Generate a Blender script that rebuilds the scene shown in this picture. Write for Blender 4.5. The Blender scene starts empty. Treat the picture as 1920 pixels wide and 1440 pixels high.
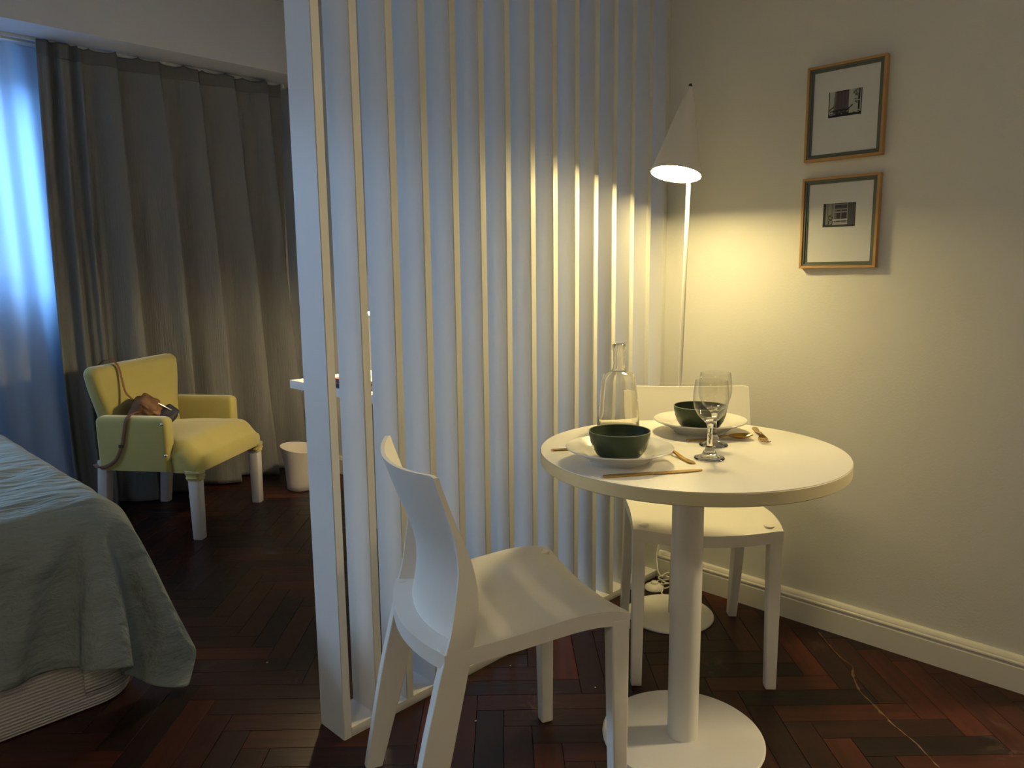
import bpy, bmesh, math, random
from mathutils import Vector, Matrix, noise

random.seed(7)
scene = bpy.context.scene
COL = scene.collection

# ------------------------------------------------------------------ camera
cam_data = bpy.data.cameras.new('camera')
cam = bpy.data.objects.new('camera', cam_data)
COL.objects.link(cam)
cam_data.sensor_width = 36.0
cam_data.lens = 1389.5 / 1920 * 36.0
cam_data.clip_start = 0.02
YAW, PITCH, ROLL = 0.7749, 0.1484, -0.0105
fw = Vector((math.cos(YAW) * math.cos(PITCH), math.sin(YAW) * math.cos(PITCH), -math.sin(PITCH)))
rt = Vector((math.sin(YAW), -math.cos(YAW), 0))
up = rt.cross(fw)
cr_, sr_ = math.cos(ROLL), math.sin(ROLL)
R_ = rt * cr_ + up * sr_
U_ = up * cr_ - rt * sr_
m = Matrix.Identity(4)
for i in range(3):
    m[i][0], m[i][1], m[i][2] = R_[i], U_[i], -fw[i]
m.translation = Vector((0, 0, 1.156))
cam.matrix_world = m
scene.camera = cam

# ------------------------------------------------------------------ world, daylight, exposure
world = bpy.data.worlds.new('world')
scene.world = world
world.use_nodes = True
world.node_tree.nodes['Background'].inputs[0].default_value = (0.42, 0.66, 1.0, 1)
world.node_tree.nodes['Background'].inputs[1].default_value = 1.7

sky = bpy.data.lights.new('window_daylight', 'AREA')
sky.shape = 'RECTANGLE'
sky.size, sky.size_y = 3.4, 2.8
sky.energy = 690
sky.color = (0.50, 0.73, 1.0)
sky_o = bpy.data.objects.new('window_daylight', sky)
COL.objects.link(sky_o)
sky_o.location = (-1.7, 6.0, 3.6)
sky_o.rotation_euler = (Vector((.2, 2.9, .6)) - Vector(sky_o.location)).to_track_quat('-Z', 'Y').to_euler()

vs = scene.view_settings
vs.view_transform = 'Standard'
vs.look = 'None'
vs.gamma = 1.0
vs.use_curve_mapping = False
vs.exposure = 0.6
scene.cycles.max_bounces = 9
scene.cycles.transmission_bounces = 9
scene.cycles.glossy_bounces = 3

LAMP_STRENGTH = 124
DESK_STRENGTH = 520
FILL_STRENGTH = 24
KITCHEN_STRENGTH = 200


# ------------------------------------------------------------------ materials
def mat(name, color, rough=0.5, color2=None, nscale=8.0, nstretch=(1, 1, 1), bump=0.0, bscale=40.0,
        bstretch=(1, 1, 1), metallic=0.0, spec=0.5, coat=0.0, sheen=0.0, subsurf=0.0):
    mt = bpy.data.materials.new(name)
    mt.use_nodes = True
    nt = mt.node_tree
    p = nt.nodes['Principled BSDF']
    p.inputs['Base Color'].default_value = (*color, 1)
    p.inputs['Roughness'].default_value = rough
    p.inputs['Metallic'].default_value = metallic
    p.inputs['Specular IOR Level'].default_value = spec
    p.inputs['Coat Weight'].default_value = coat
    p.inputs['Sheen Weight'].default_value = sheen
    tc = nt.nodes.new('ShaderNodeTexCoord')
    if color2 is not None:
        mp = nt.nodes.new('ShaderNodeMapping')
        mp.inputs['Scale'].default_value = nstretch
        nz = nt.nodes.new('ShaderNodeTexNoise')
        nz.inputs['Scale'].default_value = nscale
        nz.inputs['Detail'].default_value = 4
        mx = nt.nodes.new('ShaderNodeMix')
        mx.data_type = 'RGBA'
        mx.inputs[6].default_value = (*color, 1)
        mx.inputs[7].default_value = (*color2, 1)
        nt.links.new(tc.outputs['Object'], mp.inputs[0])
        nt.links.new(mp.outputs[0], nz.inputs['Vector'])
        nt.links.new(nz.outputs[0], mx.inputs[0])
        nt.links.new(mx.outputs[2], p.inputs['Base Color'])
    if bump > 0:
        mp2 = nt.nodes.new('ShaderNodeMapping')
        mp2.inputs['Scale'].default_value = bstretch
        nb = nt.nodes.new('ShaderNodeTexNoise')
        nb.inputs['Scale'].default_value = bscale
        nb.inputs['Detail'].default_value = 3
        bp = nt.nodes.new('ShaderNodeBump')
        bp.inputs['Strength'].default_value = bump
        bp.inputs['Distance'].default_value = 0.01
        nt.links.new(tc.outputs['Object'], mp2.inputs[0])
        nt.links.new(mp2.outputs[0], nb.inputs['Vector'])
        nt.links.new(nb.outputs[0], bp.inputs['Height'])
        nt.links.new(bp.outputs[0], p.inputs['Normal'])
    return mt


def emit_mat(name, color, strength):
    mt = bpy.data.materials.new(name)
    mt.use_nodes = True
    nt = mt.node_tree
    nt.nodes.clear()
    e = nt.nodes.new('ShaderNodeEmission')
    e.inputs[0].default_value = (*color, 1)
    e.inputs[1].default_value = strength
    o = nt.nodes.new('ShaderNodeOutputMaterial')
    nt.links.new(e.outputs[0], o.inputs[0])
    return mt


def glass_mat(name, color, clear=0.3, ior=1.45, rough=0.0):
    mt = bpy.data.materials.new(name)
    mt.use_nodes = True
    nt = mt.node_tree
    nt.nodes.clear()
    g = nt.nodes.new('ShaderNodeBsdfGlass')
    g.inputs['Color'].default_value = (*color, 1)
    g.inputs['Roughness'].default_value = rough
    g.inputs['IOR'].default_value = ior
    t = nt.nodes.new('ShaderNodeBsdfTransparent')
    t.inputs[0].default_value = (*color, 1)
    mx = nt.nodes.new('ShaderNodeMixShader')
    mx.inputs[0].default_value = clear
    o = nt.nodes.new('ShaderNodeOutputMaterial')
    nt.links.new(g.outputs[0], mx.inputs[1])
    nt.links.new(t.outputs[0], mx.inputs[2])
    nt.links.new(mx.outputs[0], o.inputs[0])
    return mt


def cloth_mat(name, color, transl, transp=0.0, color2=None, bump=0.15, bscale=30, bstretch=(1, 1, 1), tcolor=None, bdist=0.01):
    mt = bpy.data.materials.new(name)
    mt.use_nodes = True
    nt = mt.node_tree
    nt.nodes.clear()
    tc = nt.nodes.new('ShaderNodeTexCoord')
    mp = nt.nodes.new('ShaderNodeMapping')
    mp.inputs['Scale'].default_value = bstretch
    nb = nt.nodes.new('ShaderNodeTexNoise')
    nb.inputs['Scale'].default_value = bscale
    nb.inputs['Detail'].default_value = 5
    bp = nt.nodes.new('ShaderNodeBump')
    bp.inputs['Strength'].default_value = bump
    bp.inputs['Distance'].default_value = bdist
    nt.links.new(tc.outputs['Object'], mp.inputs[0])
    nt.links.new(mp.outputs[0], nb.inputs['Vector'])
    nt.links.new(nb.outputs[0], bp.inputs['Height'])
    d = nt.nodes.new('ShaderNodeBsdfDiffuse')
    d.inputs[0].default_value = (*color, 1)
    if color2 is not None:
        mxc = nt.nodes.new('ShaderNodeMix')
        mxc.data_type = 'RGBA'
        mxc.inputs[6].default_value = (*color, 1)
        mxc.inputs[7].default_value = (*color2, 1)
        nt.links.new(nb.outputs[0], mxc.inputs[0])
        nt.links.new(mxc.outputs[2], d.inputs[0])
    nt.links.new(bp.outputs[0], d.inputs['Normal'])
    t = nt.nodes.new('ShaderNodeBsdfTranslucent')
    t.inputs[0].default_value = (*(tcolor or color), 1)
    m1 = nt.nodes.new('ShaderNodeMixShader')
    m1.inputs[0].default_value = transl
    nt.links.new(d.outputs[0], m1.inputs[1])
    nt.links.new(t.outputs[0], m1.inputs[2])
    last = m1
    if transp > 0:
        tr = nt.nodes.new('ShaderNodeBsdfTransparent')
        m2 = nt.nodes.new('ShaderNodeMixShader')
        m2.inputs[0].default_value = transp
        nt.links.new(m1.outputs[0], m2.inputs[1])
        nt.links.new(tr.outputs[0], m2.inputs[2])
        last = m2
    o = nt.nodes.new('ShaderNodeOutputMaterial')
    nt.links.new(last.outputs[0], o.inputs[0])
    return mt


def parquet_mat():
    mt = bpy.data.materials.new('dark parquet wood')
    mt.use_nodes = True
    nt = mt.node_tree
    p = nt.nodes['Principled BSDF']
    tc = nt.nodes.new('ShaderNodeTexCoord')
    oi = nt.nodes.new('ShaderNodeObjectInfo')
    ge = nt.nodes.new('ShaderNodeNewGeometry')
    ad = nt.nodes.new('ShaderNodeMath'); ad.operation = 'ADD'
    fr = nt.nodes.new('ShaderNodeMath'); fr.operation = 'FRACT'
    nt.links.new(oi.outputs['Random'], ad.inputs[0])
    nt.links.new(ge.outputs['Random Per Island'], ad.inputs[1])
    nt.links.new(ad.outputs[0], fr.inputs[0])
    ramp = nt.nodes.new('ShaderNodeValToRGB')
    els = ramp.color_ramp.elements
    els[0].position, els[0].color = 0.0, (0.010, 0.0034, 0.0024, 1)
    els[1].position, els[1].color = 1.0, (0.060, 0.0125, 0.0045, 1)
    for pos, c in ((0.3, (0.018, 0.0048, 0.0028)), (0.55, (0.028, 0.0066, 0.003)), (0.8, (0.040, 0.0088, 0.0036))):
        e = els.new(pos); e.color = (*c, 1)
    nt.links.new(fr.outputs[0], ramp.inputs[0])
    # grain along the plank (object x)
    mp = nt.nodes.new('ShaderNodeMapping'); mp.inputs['Scale'].default_value = (4, 60, 20)
    cmb = nt.nodes.new('ShaderNodeVectorMath'); cmb.operation = 'ADD'
    nt.links.new(tc.outputs['Object'], cmb.inputs[0])
    sc = nt.nodes.new('ShaderNodeVectorMath'); sc.operation = 'SCALE'
    sc.inputs[0].default_value = (3.1, 7.7, 1.3)
    nt.links.new(fr.outputs[0], sc.inputs['Scale'])
    nt.links.new(sc.outputs[0], cmb.inputs[1])
    nt.links.new(cmb.outputs[0], mp.inputs[0])
    ng = nt.nodes.new('ShaderNodeTexNoise'); ng.inputs['Scale'].default_value = 1.0; ng.inputs['Detail'].default_value = 5
    nt.links.new(mp.outputs[0], ng.inputs['Vector'])
    mx = nt.nodes.new('ShaderNodeMix'); mx.data_type = 'RGBA'; mx.blend_type = 'MULTIPLY'
    mx.inputs[0].default_value = 0.55
    g2 = nt.nodes.new('ShaderNodeValToRGB')
    g2.color_ramp.elements[0].position = 0.35; g2.color_ramp.elements[0].color = (0.35, 0.35, 0.35, 1)
    g2.color_ramp.elements[1].position = 0.65; g2.color_ramp.elements[1].color = (1.2, 1.2, 1.2, 1)
    nt.links.new(ng.outputs[0], g2.inputs[0])
    nt.links.new(ramp.outputs[0], mx.inputs[6])
    nt.links.new(g2.outputs[0], mx.inputs[7])
    # pale scuffed wear in patches (world space)
    mpw = nt.nodes.new('ShaderNodeMapping'); mpw.inputs['Scale'].default_value = (1, 1, 1)
    nt.links.new(ge.outputs['Position'], mpw.inputs[0])
    nw = nt.nodes.new('ShaderNodeTexNoise'); nw.inputs['Scale'].default_value = 2.6; nw.inputs['Detail'].default_value = 2
    nt.links.new(mpw.outputs[0], nw.inputs['Vector'])
    rw = nt.nodes.new('ShaderNodeValToRGB')
    rw.color_ramp.elements[0].position = 0.57; rw.color_ramp.elements[0].color = (0, 0, 0, 1)
    rw.color_ramp.elements[1].position = 0.72; rw.color_ramp.elements[1].color = (1, 1, 1, 1)
    nt.links.new(nw.outputs[0], rw.inputs[0])
    ns = nt.nodes.new('ShaderNodeTexNoise'); ns.inputs['Scale'].default_value = 22; ns.inputs['Detail'].default_value = 6
    ns.inputs['Distortion'].default_value = 1.5
    nt.links.new(mpw.outputs[0], ns.inputs['Vector'])
    rs = nt.nodes.new('ShaderNodeValToRGB')
    rs.color_ramp.elements[0].position = 0.52; rs.color_ramp.elements[0].color = (0, 0, 0, 1)
    rs.color_ramp.elements[1].position = 0.75; rs.color_ramp.elements[1].color = (1, 1, 1, 1)
    nt.links.new(ns.outputs[0], rs.inputs[0])
    mm = nt.nodes.new('ShaderNodeMath'); mm.operation = 'MULTIPLY'
    nt.links.new(rw.outputs[0], mm.inputs[0]); nt.links.new(rs.outputs[0], mm.inputs[1])
    ml = nt.nodes.new('ShaderNodeMath'); ml.operation = 'MULTIPLY'; ml.inputs[1].default_value = 0.55
    nt.links.new(mm.outputs[0], ml.inputs[0])
    mx2 = nt.nodes.new('ShaderNodeMix'); mx2.data_type = 'RGBA'
    mx2.inputs[7].default_value = (0.20, 0.13, 0.10, 1)
    nt.links.new(ml.outputs[0], mx2.inputs[0]); nt.links.new(mx.outputs[2], mx2.inputs[6])
    nt.links.new(mx2.outputs[2], p.inputs['Base Color'])
    # roughness
    rr = nt.nodes.new('ShaderNodeMapRange')
    rr.inputs[3].default_value = 0.26; rr.inputs[4].default_value = 0.48
    nt.links.new(ns.outputs[0], rr.inputs[0])
    nt.links.new(rr.outputs[0], p.inputs['Roughness'])
    p.inputs['Specular IOR Level'].default_value = 0.30
    bp = nt.nodes.new('ShaderNodeBump'); bp.inputs['Strength'].default_value = 0.12; bp.inputs['Distance'].default_value = 0.004
    nt.links.new(ng.outputs[0], bp.inputs['Height'])
    nt.links.new(bp.outputs[0], p.inputs['Normal'])
    return mt


M = {}
M['wall'] = mat('pale grey wall paint', (0.60, 0.60, 0.57), 0.75, (0.63, 0.63, 0.60), 3, bump=0.06, bscale=160)
M['ceil'] = mat('white ceiling paint', (0.66, 0.66, 0.65), 0.85, (0.62, 0.62, 0.61), 2)
M['beam'] = mat('grey white beam paint', (0.52, 0.53, 0.54), 0.8, (0.55, 0.56, 0.57), 3, bump=0.05, bscale=120)
M['trimw'] = mat('white skirting paint', (0.68, 0.66, 0.60), 0.26, (0.64, 0.62, 0.56), 6, nstretch=(1, .3, 1))
M['slat'] = mat('white painted timber', (0.66, 0.66, 0.65), 0.42, (0.60, 0.60, 0.59), 5, nstretch=(2, 2, .5), bump=0.10, bscale=60, bstretch=(1, 1, .25))
M['plastic'] = mat('off white moulded plastic', (0.70, 0.68, 0.63), 0.42, (0.66, 0.64, 0.59), 6, bump=0.03, bscale=400)
M['tabletop'] = mat('white laminate', (0.74, 0.72, 0.66), 0.36, (0.70, 0.68, 0.62), 3)
M['tableedge'] = mat('yellowed edge band', (0.62, 0.555, 0.35), 0.5, (0.54, 0.475, 0.28), 9, nstretch=(1, 1, 3))
M['whitemetal'] = mat('white powder coated metal', (0.72, 0.71, 0.68), 0.35, (0.66, 0.64, 0.60), 5)
M['ceramic'] = mat('white glazed ceramic', (0.78, 0.77, 0.73), 0.15, (0.74, 0.73, 0.69), 10, bump=0.03, bscale=120, coat=0.3)
M['bowl'] = mat('dark green matt glaze', (0.028, 0.048, 0.019), 0.42, (0.036, 0.060, 0.025), 14)
M['bowlrim'] = mat('pale green rim', (0.20, 0.26, 0.17), 0.4, (0.16, 0.22, 0.14), 30)
M['gold'] = mat('brushed gold metal', (0.56, 0.35, 0.095), 0.16, (0.46, 0.28, 0.07), 30, metallic=1.0)
M['oak'] = mat('light oak', (0.48, 0.28, 0.10), 0.5, (0.36, 0.20, 0.07), 30, nstretch=(6, .6, .6), bump=0.05, bscale=80)
M['liner'] = mat('grey green liner', (0.105, 0.125, 0.105), 0.6, (0.085, 0.105, 0.09), 30)
M['matboard'] = mat('white mat board', (0.66, 0.65, 0.62), 0.8, (0.63, 0.62, 0.59), 50)
M['velvet'] = mat('mustard velvet', (0.37, 0.335, 0.105), 0.8, (0.31, 0.28, 0.085), 9, bump=0.05, bscale=25, sheen=0.55, spec=0.2)
M['chrome'] = mat('chrome', (0.75, 0.75, 0.75), 0.15, (0.7, 0.7, 0.7), 5, metallic=1.0)
M['legwhite'] = mat('white painted leg', (0.58, 0.58, 0.60), 0.45, (0.52, 0.52, 0.54), 10)
M['leather'] = mat('tan leather', (0.19, 0.095, 0.040), 0.68, (0.09, 0.042, 0.018), 22, bump=0.5, bscale=28)
M['navy'] = mat('dark navy canvas', (0.012, 0.014, 0.028), 0.6, (0.02, 0.022, 0.038), 40)
M['binwhite'] = mat('white bin plastic', (0.66, 0.63, 0.58), 0.35, (0.62, 0.59, 0.54), 5)
M['deskwhite'] = mat('white desk laminate', (0.72, 0.71, 0.69), 0.4, (0.68, 0.67, 0.65), 4)
M['redbook'] = mat('dull red book cloth', (0.20, 0.04, 0.03), 0.6, (0.16, 0.03, 0.025), 30)
M['navybook'] = mat('navy book cloth', (0.015, 0.018, 0.035), 0.6, (0.02, 0.024, 0.045), 30)
M['paper'] = mat('book pages', (0.66, 0.62, 0.52), 0.8, (0.6, 0.56, 0.46), 60, nstretch=(1, 1, 20))
M['black'] = mat('black plastic', (0.012, 0.012, 0.012), 0.4, (0.018, 0.018, 0.018), 20)
M['joint'] = mat('dusty floor joint', (0.26, 0.19, 0.14), 0.9, (0.02, 0.012, 0.008), 5)
M['dust'] = mat('dusty crack filler', (0.17, 0.10, 0.05), 0.9, (0.05, 0.025, 0.012), 45)
M['crumb'] = mat('pale crumb', (0.62, 0.58, 0.52), 0.8, (0.5, 0.46, 0.4), 60)
def thin_glass(name, color, ior=1.5):
    """thin clear wall : straight transmission with a Fresnel reflection"""
    mt = bpy.data.materials.new(name)
    mt.use_nodes = True
    nt = mt.node_tree
    nt.nodes.clear()
    g = nt.nodes.new('ShaderNodeBsdfGlossy'); g.inputs['Roughness'].default_value = .01
    t = nt.nodes.new('ShaderNodeBsdfTransparent'); t.inputs[0].default_value = (*color, 1)
    lw = nt.nodes.new('ShaderNodeLayerWeight')
    pw = nt.nodes.new('ShaderNodeMath'); pw.operation = 'POWER'; pw.inputs[1].default_value = 4.0
    nt.links.new(lw.outputs['Facing'], pw.inputs[0])
    fr = nt.nodes.new('ShaderNodeMath'); fr.operation = 'MULTIPLY_ADD'; fr.inputs[1].default_value = .80; fr.inputs[2].default_value = .035
    nt.links.new(pw.outputs[0], fr.inputs[0])
    mx = nt.nodes.new('ShaderNodeMixShader')
    o = nt.nodes.new('ShaderNodeOutputMaterial')
    nt.links.new(fr.outputs[0], mx.inputs[0]); nt.links.new(t.outputs[0], mx.inputs[1]); nt.links.new(g.outputs[0], mx.inputs[2])
    nt.links.new(mx.outputs[0], o.inputs[0])
    return mt


M['glass'] = glass_mat('clear glass', (1.0, 1.0, 0.99), 0.0, 1.45)
M['thinglass'] = thin_glass('thin clear glass', (0.98, 0.98, 0.97))
M['bottleglass'] = glass_mat('pale tinted glass', (0.99, 0.985, 0.955), 0.06, 1.42)
M['pane'] = glass_mat('window pane', (0.97, 0.98, 1.0), 0.9, 1.1)
M['curtain'] = cloth_mat('grey linen', (0.170, 0.176, 0.182), 0.04, 0, (0.195, 0.20, 0.203), 0.35, 26, (6, 6, .35))
M['header'] = cloth_mat('grey linen doubled', (0.125, 0.13, 0.135), 0.03, 0, (0.145, 0.15, 0.152), 0.25, 40, (6, 6, .5))
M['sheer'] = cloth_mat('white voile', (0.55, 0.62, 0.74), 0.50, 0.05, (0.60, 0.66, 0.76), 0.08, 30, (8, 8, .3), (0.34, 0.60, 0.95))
M['duvet'] = cloth_mat('sage cotton', (0.205, 0.235, 0.225), 0.0, 0, (0.24, 0.265, 0.245), 0.8, 7.0, (.8, 3.8, 2.2), None, .035)
M['lampglow'] = emit_mat('warm lamp diffuser', (1.0, 0.775, 0.32), LAMP_STRENGTH)
M['deskglow'] = emit_mat('warm desk bulb', (1.0, 0.74, 0.36), DESK_STRENGTH)
M['fillglow'] = emit_mat('warm fill dome', (1.0, 0.84, 0.60), FILL_STRENGTH)
M['kitglow'] = emit_mat('warm kitchen bulb', (1.0, 0.79, 0.45), KITCHEN_STRENGTH)
M['parquet'] = parquet_mat()


def rib_mat():
    mt = mat('ribbed white cover', (0.50, 0.48, 0.46), 0.8, (0.46, 0.44, 0.42), 40)
    nt = mt.node_tree
    p = nt.nodes['Principled BSDF']
    tc = nt.nodes.new('ShaderNodeTexCoord')
    wv = nt.nodes.new('ShaderNodeTexWave')
    wv.bands_direction = 'Z'
    wv.inputs['Scale'].default_value = 34
    wv.inputs['Distortion'].default_value = 0.6
    nz = nt.nodes.new('ShaderNodeTexNoise'); nz.inputs['Scale'].default_value = 180
    ad = nt.nodes.new('ShaderNodeMath'); ad.operation = 'ADD'
    bp = nt.nodes.new('ShaderNodeBump'); bp.inputs['Strength'].default_value = 0.6; bp.inputs['Distance'].default_value = 0.003
    nt.links.new(tc.outputs['Object'], wv.inputs[0])
    nt.links.new(tc.outputs['Object'], nz.inputs[0])
    nt.links.new(wv.outputs[1], ad.inputs[0])
    nt.links.new(nz.outputs[0], ad.inputs[1])
    nt.links.new(ad.outputs[0], bp.inputs['Height'])
    nt.links.new(bp.outputs[0], p.inputs['Normal'])
    return mt


M['ribbed'] = rib_mat()


# ------------------------------------------------------------------ mesh helpers
def finish(name, bm, material, parent=None, smooth=False, angle=40, normals=True):
    if normals:
        bmesh.ops.recalc_face_normals(bm, faces=bm.faces)
    me = bpy.data.meshes.new(name)
    bm.to_mesh(me)
    bm.free()
    if material is not None:
        for mm_ in (material if isinstance(material, (list, tuple)) else [material]):
            me.materials.append(mm_)
    if smooth:
        me.shade_smooth()
        try:
            me.set_sharp_from_angle(angle=math.radians(angle))
        except Exception:
            pass
    o = bpy.data.objects.new(name, me)
    COL.objects.link(o)
    if parent is not None:
        o.parent = parent
    return o


def thing(name, label, cat, loc=(0, 0, 0), rotz=0.0, group=None):
    o = bpy.data.objects.new(name, None)
    o.empty_display_size = 0.05
    COL.objects.link(o)
    o.location = loc
    o.rotation_euler = (0, 0, rotz)
    return tag(o, label, cat, group)


def tag(o, label, cat=None, group=None, kind=None):
    if label: o['label'] = label
    if cat: o['category'] = cat
    if group: o['group'] = group
    if kind: o['kind'] = kind
    return o


def box(bm, x0, x1, y0, y1, z0, z1):
    vs_ = [bm.verts.new(v) for v in ((x0, y0, z0), (x1, y0, z0), (x1, y1, z0), (x0, y1, z0),
                                     (x0, y0, z1), (x1, y0, z1), (x1, y1, z1), (x0, y1, z1))]
    for f in ((0, 3, 2, 1), (4, 5, 6, 7), (0, 1, 5, 4), (1, 2, 6, 5), (2, 3, 7, 6), (3, 0, 4, 7)):
        bm.faces.new([vs_[i] for i in f])
    return vs_


def hexa(bm, c8):
    vs_ = [bm.verts.new(v) for v in c8]
    for f in ((0, 3, 2, 1), (4, 5, 6, 7), (0, 1, 5, 4), (1, 2, 6, 5), (2, 3, 7, 6), (3, 0, 4, 7)):
        bm.faces.new([vs_[i] for i in f])
    return vs_


def bevel(bm, off, seg=2):
    bmesh.ops.recalc_face_normals(bm, faces=bm.faces)
    bmesh.ops.bevel(bm, geom=list(bm.edges), offset=off, segments=seg, profile=0.6, affect='EDGES', clamp_overlap=True)


def boxobj(name, dims, material, parent=None, bev=0.0, seg=2):
    bm = bmesh.new()
    box(bm, *dims)
    if bev > 0:
        bevel(bm, bev, seg)
    return finish(name, bm, material, parent, smooth=bev > 0, angle=50)


def hexobj(name, c8, material, parent=None, bev=0.004, seg=2):
    bm = bmesh.new()
    hexa(bm, c8)
    if bev > 0:
        bevel(bm, bev, seg)
    return finish(name, bm, material, parent, smooth=True, angle=50)


def lathe(name, prof, material, parent=None, seg=48, loc=(0, 0, 0), angle=45, closed=False):
    bm = bmesh.new()
    rings = []
    for r, z in prof:
        if r < 1e-6:
            rings.append([bm.verts.new((0, 0, z))])
        else:
            rings.append([bm.verts.new((r * math.cos(2 * math.pi * k / seg), r * math.sin(2 * math.pi * k / seg), z)) for k in range(seg)])
    pairs = list(zip(rings[:-1], rings[1:]))
    if closed:
        pairs.append((rings[-1], rings[0]))
    for a, b in pairs:
        for k in range(seg):
            k2 = (k + 1) % seg
            if len(a) == 1 and len(b) == 1: continue
            if len(a) == 1: bm.faces.new((a[0], b[k], b[k2]))
            elif len(b) == 1: bm.faces.new((a[k], a[k2], b[0]))
            else: bm.faces.new((a[k], a[k2], b[k2], b[k]))
    o = finish(name, bm, material, parent, smooth=True, angle=angle)
    o.location = loc
    return o


def catmull(pts, n=8):
    P = [Vector(p) for p in pts]
    P = [P[0] * 2 - P[1]] + P + [P[-1] * 2 - P[-2]]
    out = []
    for i in range(1, len(P) - 2):
        for k in range(n):
            t = k / n
            a, b, c, d = P[i - 1], P[i], P[i + 1], P[i + 2]
            out.append(0.5 * ((2 * b) + (c - a) * t + (2 * a - 5 * b + 4 * c - d) * t * t + (3 * b - a - 3 * c + d) * t ** 3))
    out.append(P[-2])
    return out


def tube(name, pts, rad, material, parent=None, seg=8, n=8, flat=1.0, wide=None):
    """tube along a smooth path; flat<1 with a 'wide' direction gives a strap"""
    path = catmull(pts, n) if n > 1 else [Vector(p) for p in pts]
    bm = bmesh.new()
    rings = []
    prev = None
    for i, p in enumerate(path):
        t = (path[min(i + 1, len(path) - 1)] - path[max(i - 1, 0)]).normalized()
        ref = Vector(wide) if wide is not None else (prev if prev is not None else (Vector((0, 0, 1)) if abs(t.z) < 0.9 else Vector((1, 0, 0))))
        a = (ref - t * ref.dot(t))
        if a.length < 1e-4: a = t.orthogonal()
        a.normalize()
        if wide is None: prev = a
        b = t.cross(a)
        r = rad[min(i, len(rad) - 1)] if isinstance(rad, (list, tuple)) else rad
        rings.append([bm.verts.new(p + a * (r * math.cos(2 * math.pi * k / seg)) + b * (r * flat * math.sin(2 * math.pi * k / seg))) for k in range(seg)])
    for a, b in zip(rings[:-1], rings[1:]):
        for k in range(seg):
            bm.faces.new((a[k], a[(k + 1) % seg], b[(k + 1) % seg], b[k]))
    bm.faces.new(rings[0][::-1]); bm.faces.new(rings[-1])
    return finish(name, bm, material, parent, smooth=True, angle=60)


def grid(bm, nu, nv, fn):
    V = [[bm.verts.new(fn(i / nu, j / nv)) for j in range(nv + 1)] for i in range(nu + 1)]
    for i in range(nu):
        for j in range(nv):
            bm.faces.new((V[i][j], V[i + 1][j], V[i + 1][j + 1], V[i][j + 1]))
    return V


def extrude_prof(name, prof, axis, a, b, material, parent=None, smooth=True, angle=35):
    """closed 2-D profile swept along an axis ('x' or 'y'): profile pairs are (other, z)"""
    bm = bmesh.new()
    ends = []
    for t in (a, b):
        ends.append([bm.verts.new((t, p, z) if axis == 'x' else (p, t, z)) for p, z in prof])
    n = len(prof)
    for k in range(n):
        bm.faces.new((ends[0][k], ends[0][(k + 1) % n], ends[1][(k + 1) % n], ends[1][k]))
    bm.faces.new(ends[0]); bm.faces.new(ends[1][::-1])
    return finish(name, bm, material, parent, smooth, angle)


def interp(tab, x):
    if x <= tab[0][0]: return tab[0][1]
    for (x0, y0), (x1, y1) in zip(tab[:-1], tab[1:]):
        if x <= x1:
            t = (x - x0) / (x1 - x0)
            return y0 + (y1 - y0) * t
    return tab[-1][1]


def sstep(a, b, x):
    t = max(0.0, min(1.0, (x - a) / (b - a)))
    return t * t * (3 - 2 * t)


# ------------------------------------------------------------------ the setting
XW = 2.338          # right wall plane
YF = 4.20           # window wall plane
XL, YN, ZC = -1.95, -2.7, 2.60

YE, XK = 0.24, 4.45   # the right wall ends here and the room opens into a kitchen beyond the frame
tag(boxobj('wall_right', (XW, XW + 0.14, YE, YF + .14, -0.05, ZC + .1), M['wall']), 'plain pale grey wall with two framed photographs', kind='structure')
tag(boxobj('wall_kitchen_far', (XW + .14, XK, YE, YE + .14, -0.05, ZC + .1), M['wall']), 'plain pale wall of the kitchen opening', kind='structure')
tag(boxobj('wall_kitchen_right', (XK, XK + .14, YN - .14, YE + .14, -0.05, ZC + .1), M['wall']), 'plain pale end wall of the kitchen', kind='structure')
tag(boxobj('wall_left', (XL - .14, XL, YN - .14, YF + .14, -0.05, ZC + .1), M['wall']), 'plain pale wall at the head of the bed', kind='structure')
tag(boxobj('wall_near', (XL, XK, YN - .14, YN, -0.05, ZC + .1), M['wall']), 'plain pale wall facing the window', kind='structure')
WX0, WX1, WZ0, WZ1 = -.02, 0.985, 1.115, 2.13
GX0, GX1, GZ0 = -1.80, -.20, .06
bm = bmesh.new()
box(bm, XL, GX0, YF, YF + .14, -.05, ZC + .1)
box(bm, GX1, WX0, YF, YF + .14, -.05, ZC + .1)
box(bm, GX0, GX1, YF, YF + .14, WZ1, ZC + .1)
box(bm, GX0, GX1, YF, YF + .14, -.05, GZ0)
box(bm, WX1, XW, YF, YF + .14, -.05, ZC + .1)
box(bm, WX0, WX1, YF, YF + .14, -.05, WZ0)
box(bm, WX0, WX1, YF, YF + .14, WZ1, ZC + .1)
tag(finish('wall_far', bm, M['wall']), 'window wall behind the curtains', kind='structure')
bm = bmesh.new()
box(bm, XL, XW, YN, YF, ZC, ZC + .1)
box(bm, XW, XK, YN, YE, ZC, ZC + .1)
tag(finish('ceiling', bm, M['ceil']), 'plain white ceiling', kind='structure')
tag(boxobj('trim_1', (XL, XW, 3.81, YF, 2.235, ZC), M['beam'], bev=0.003), 'grey dropped beam above the curtain tracks', kind='structure')

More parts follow.
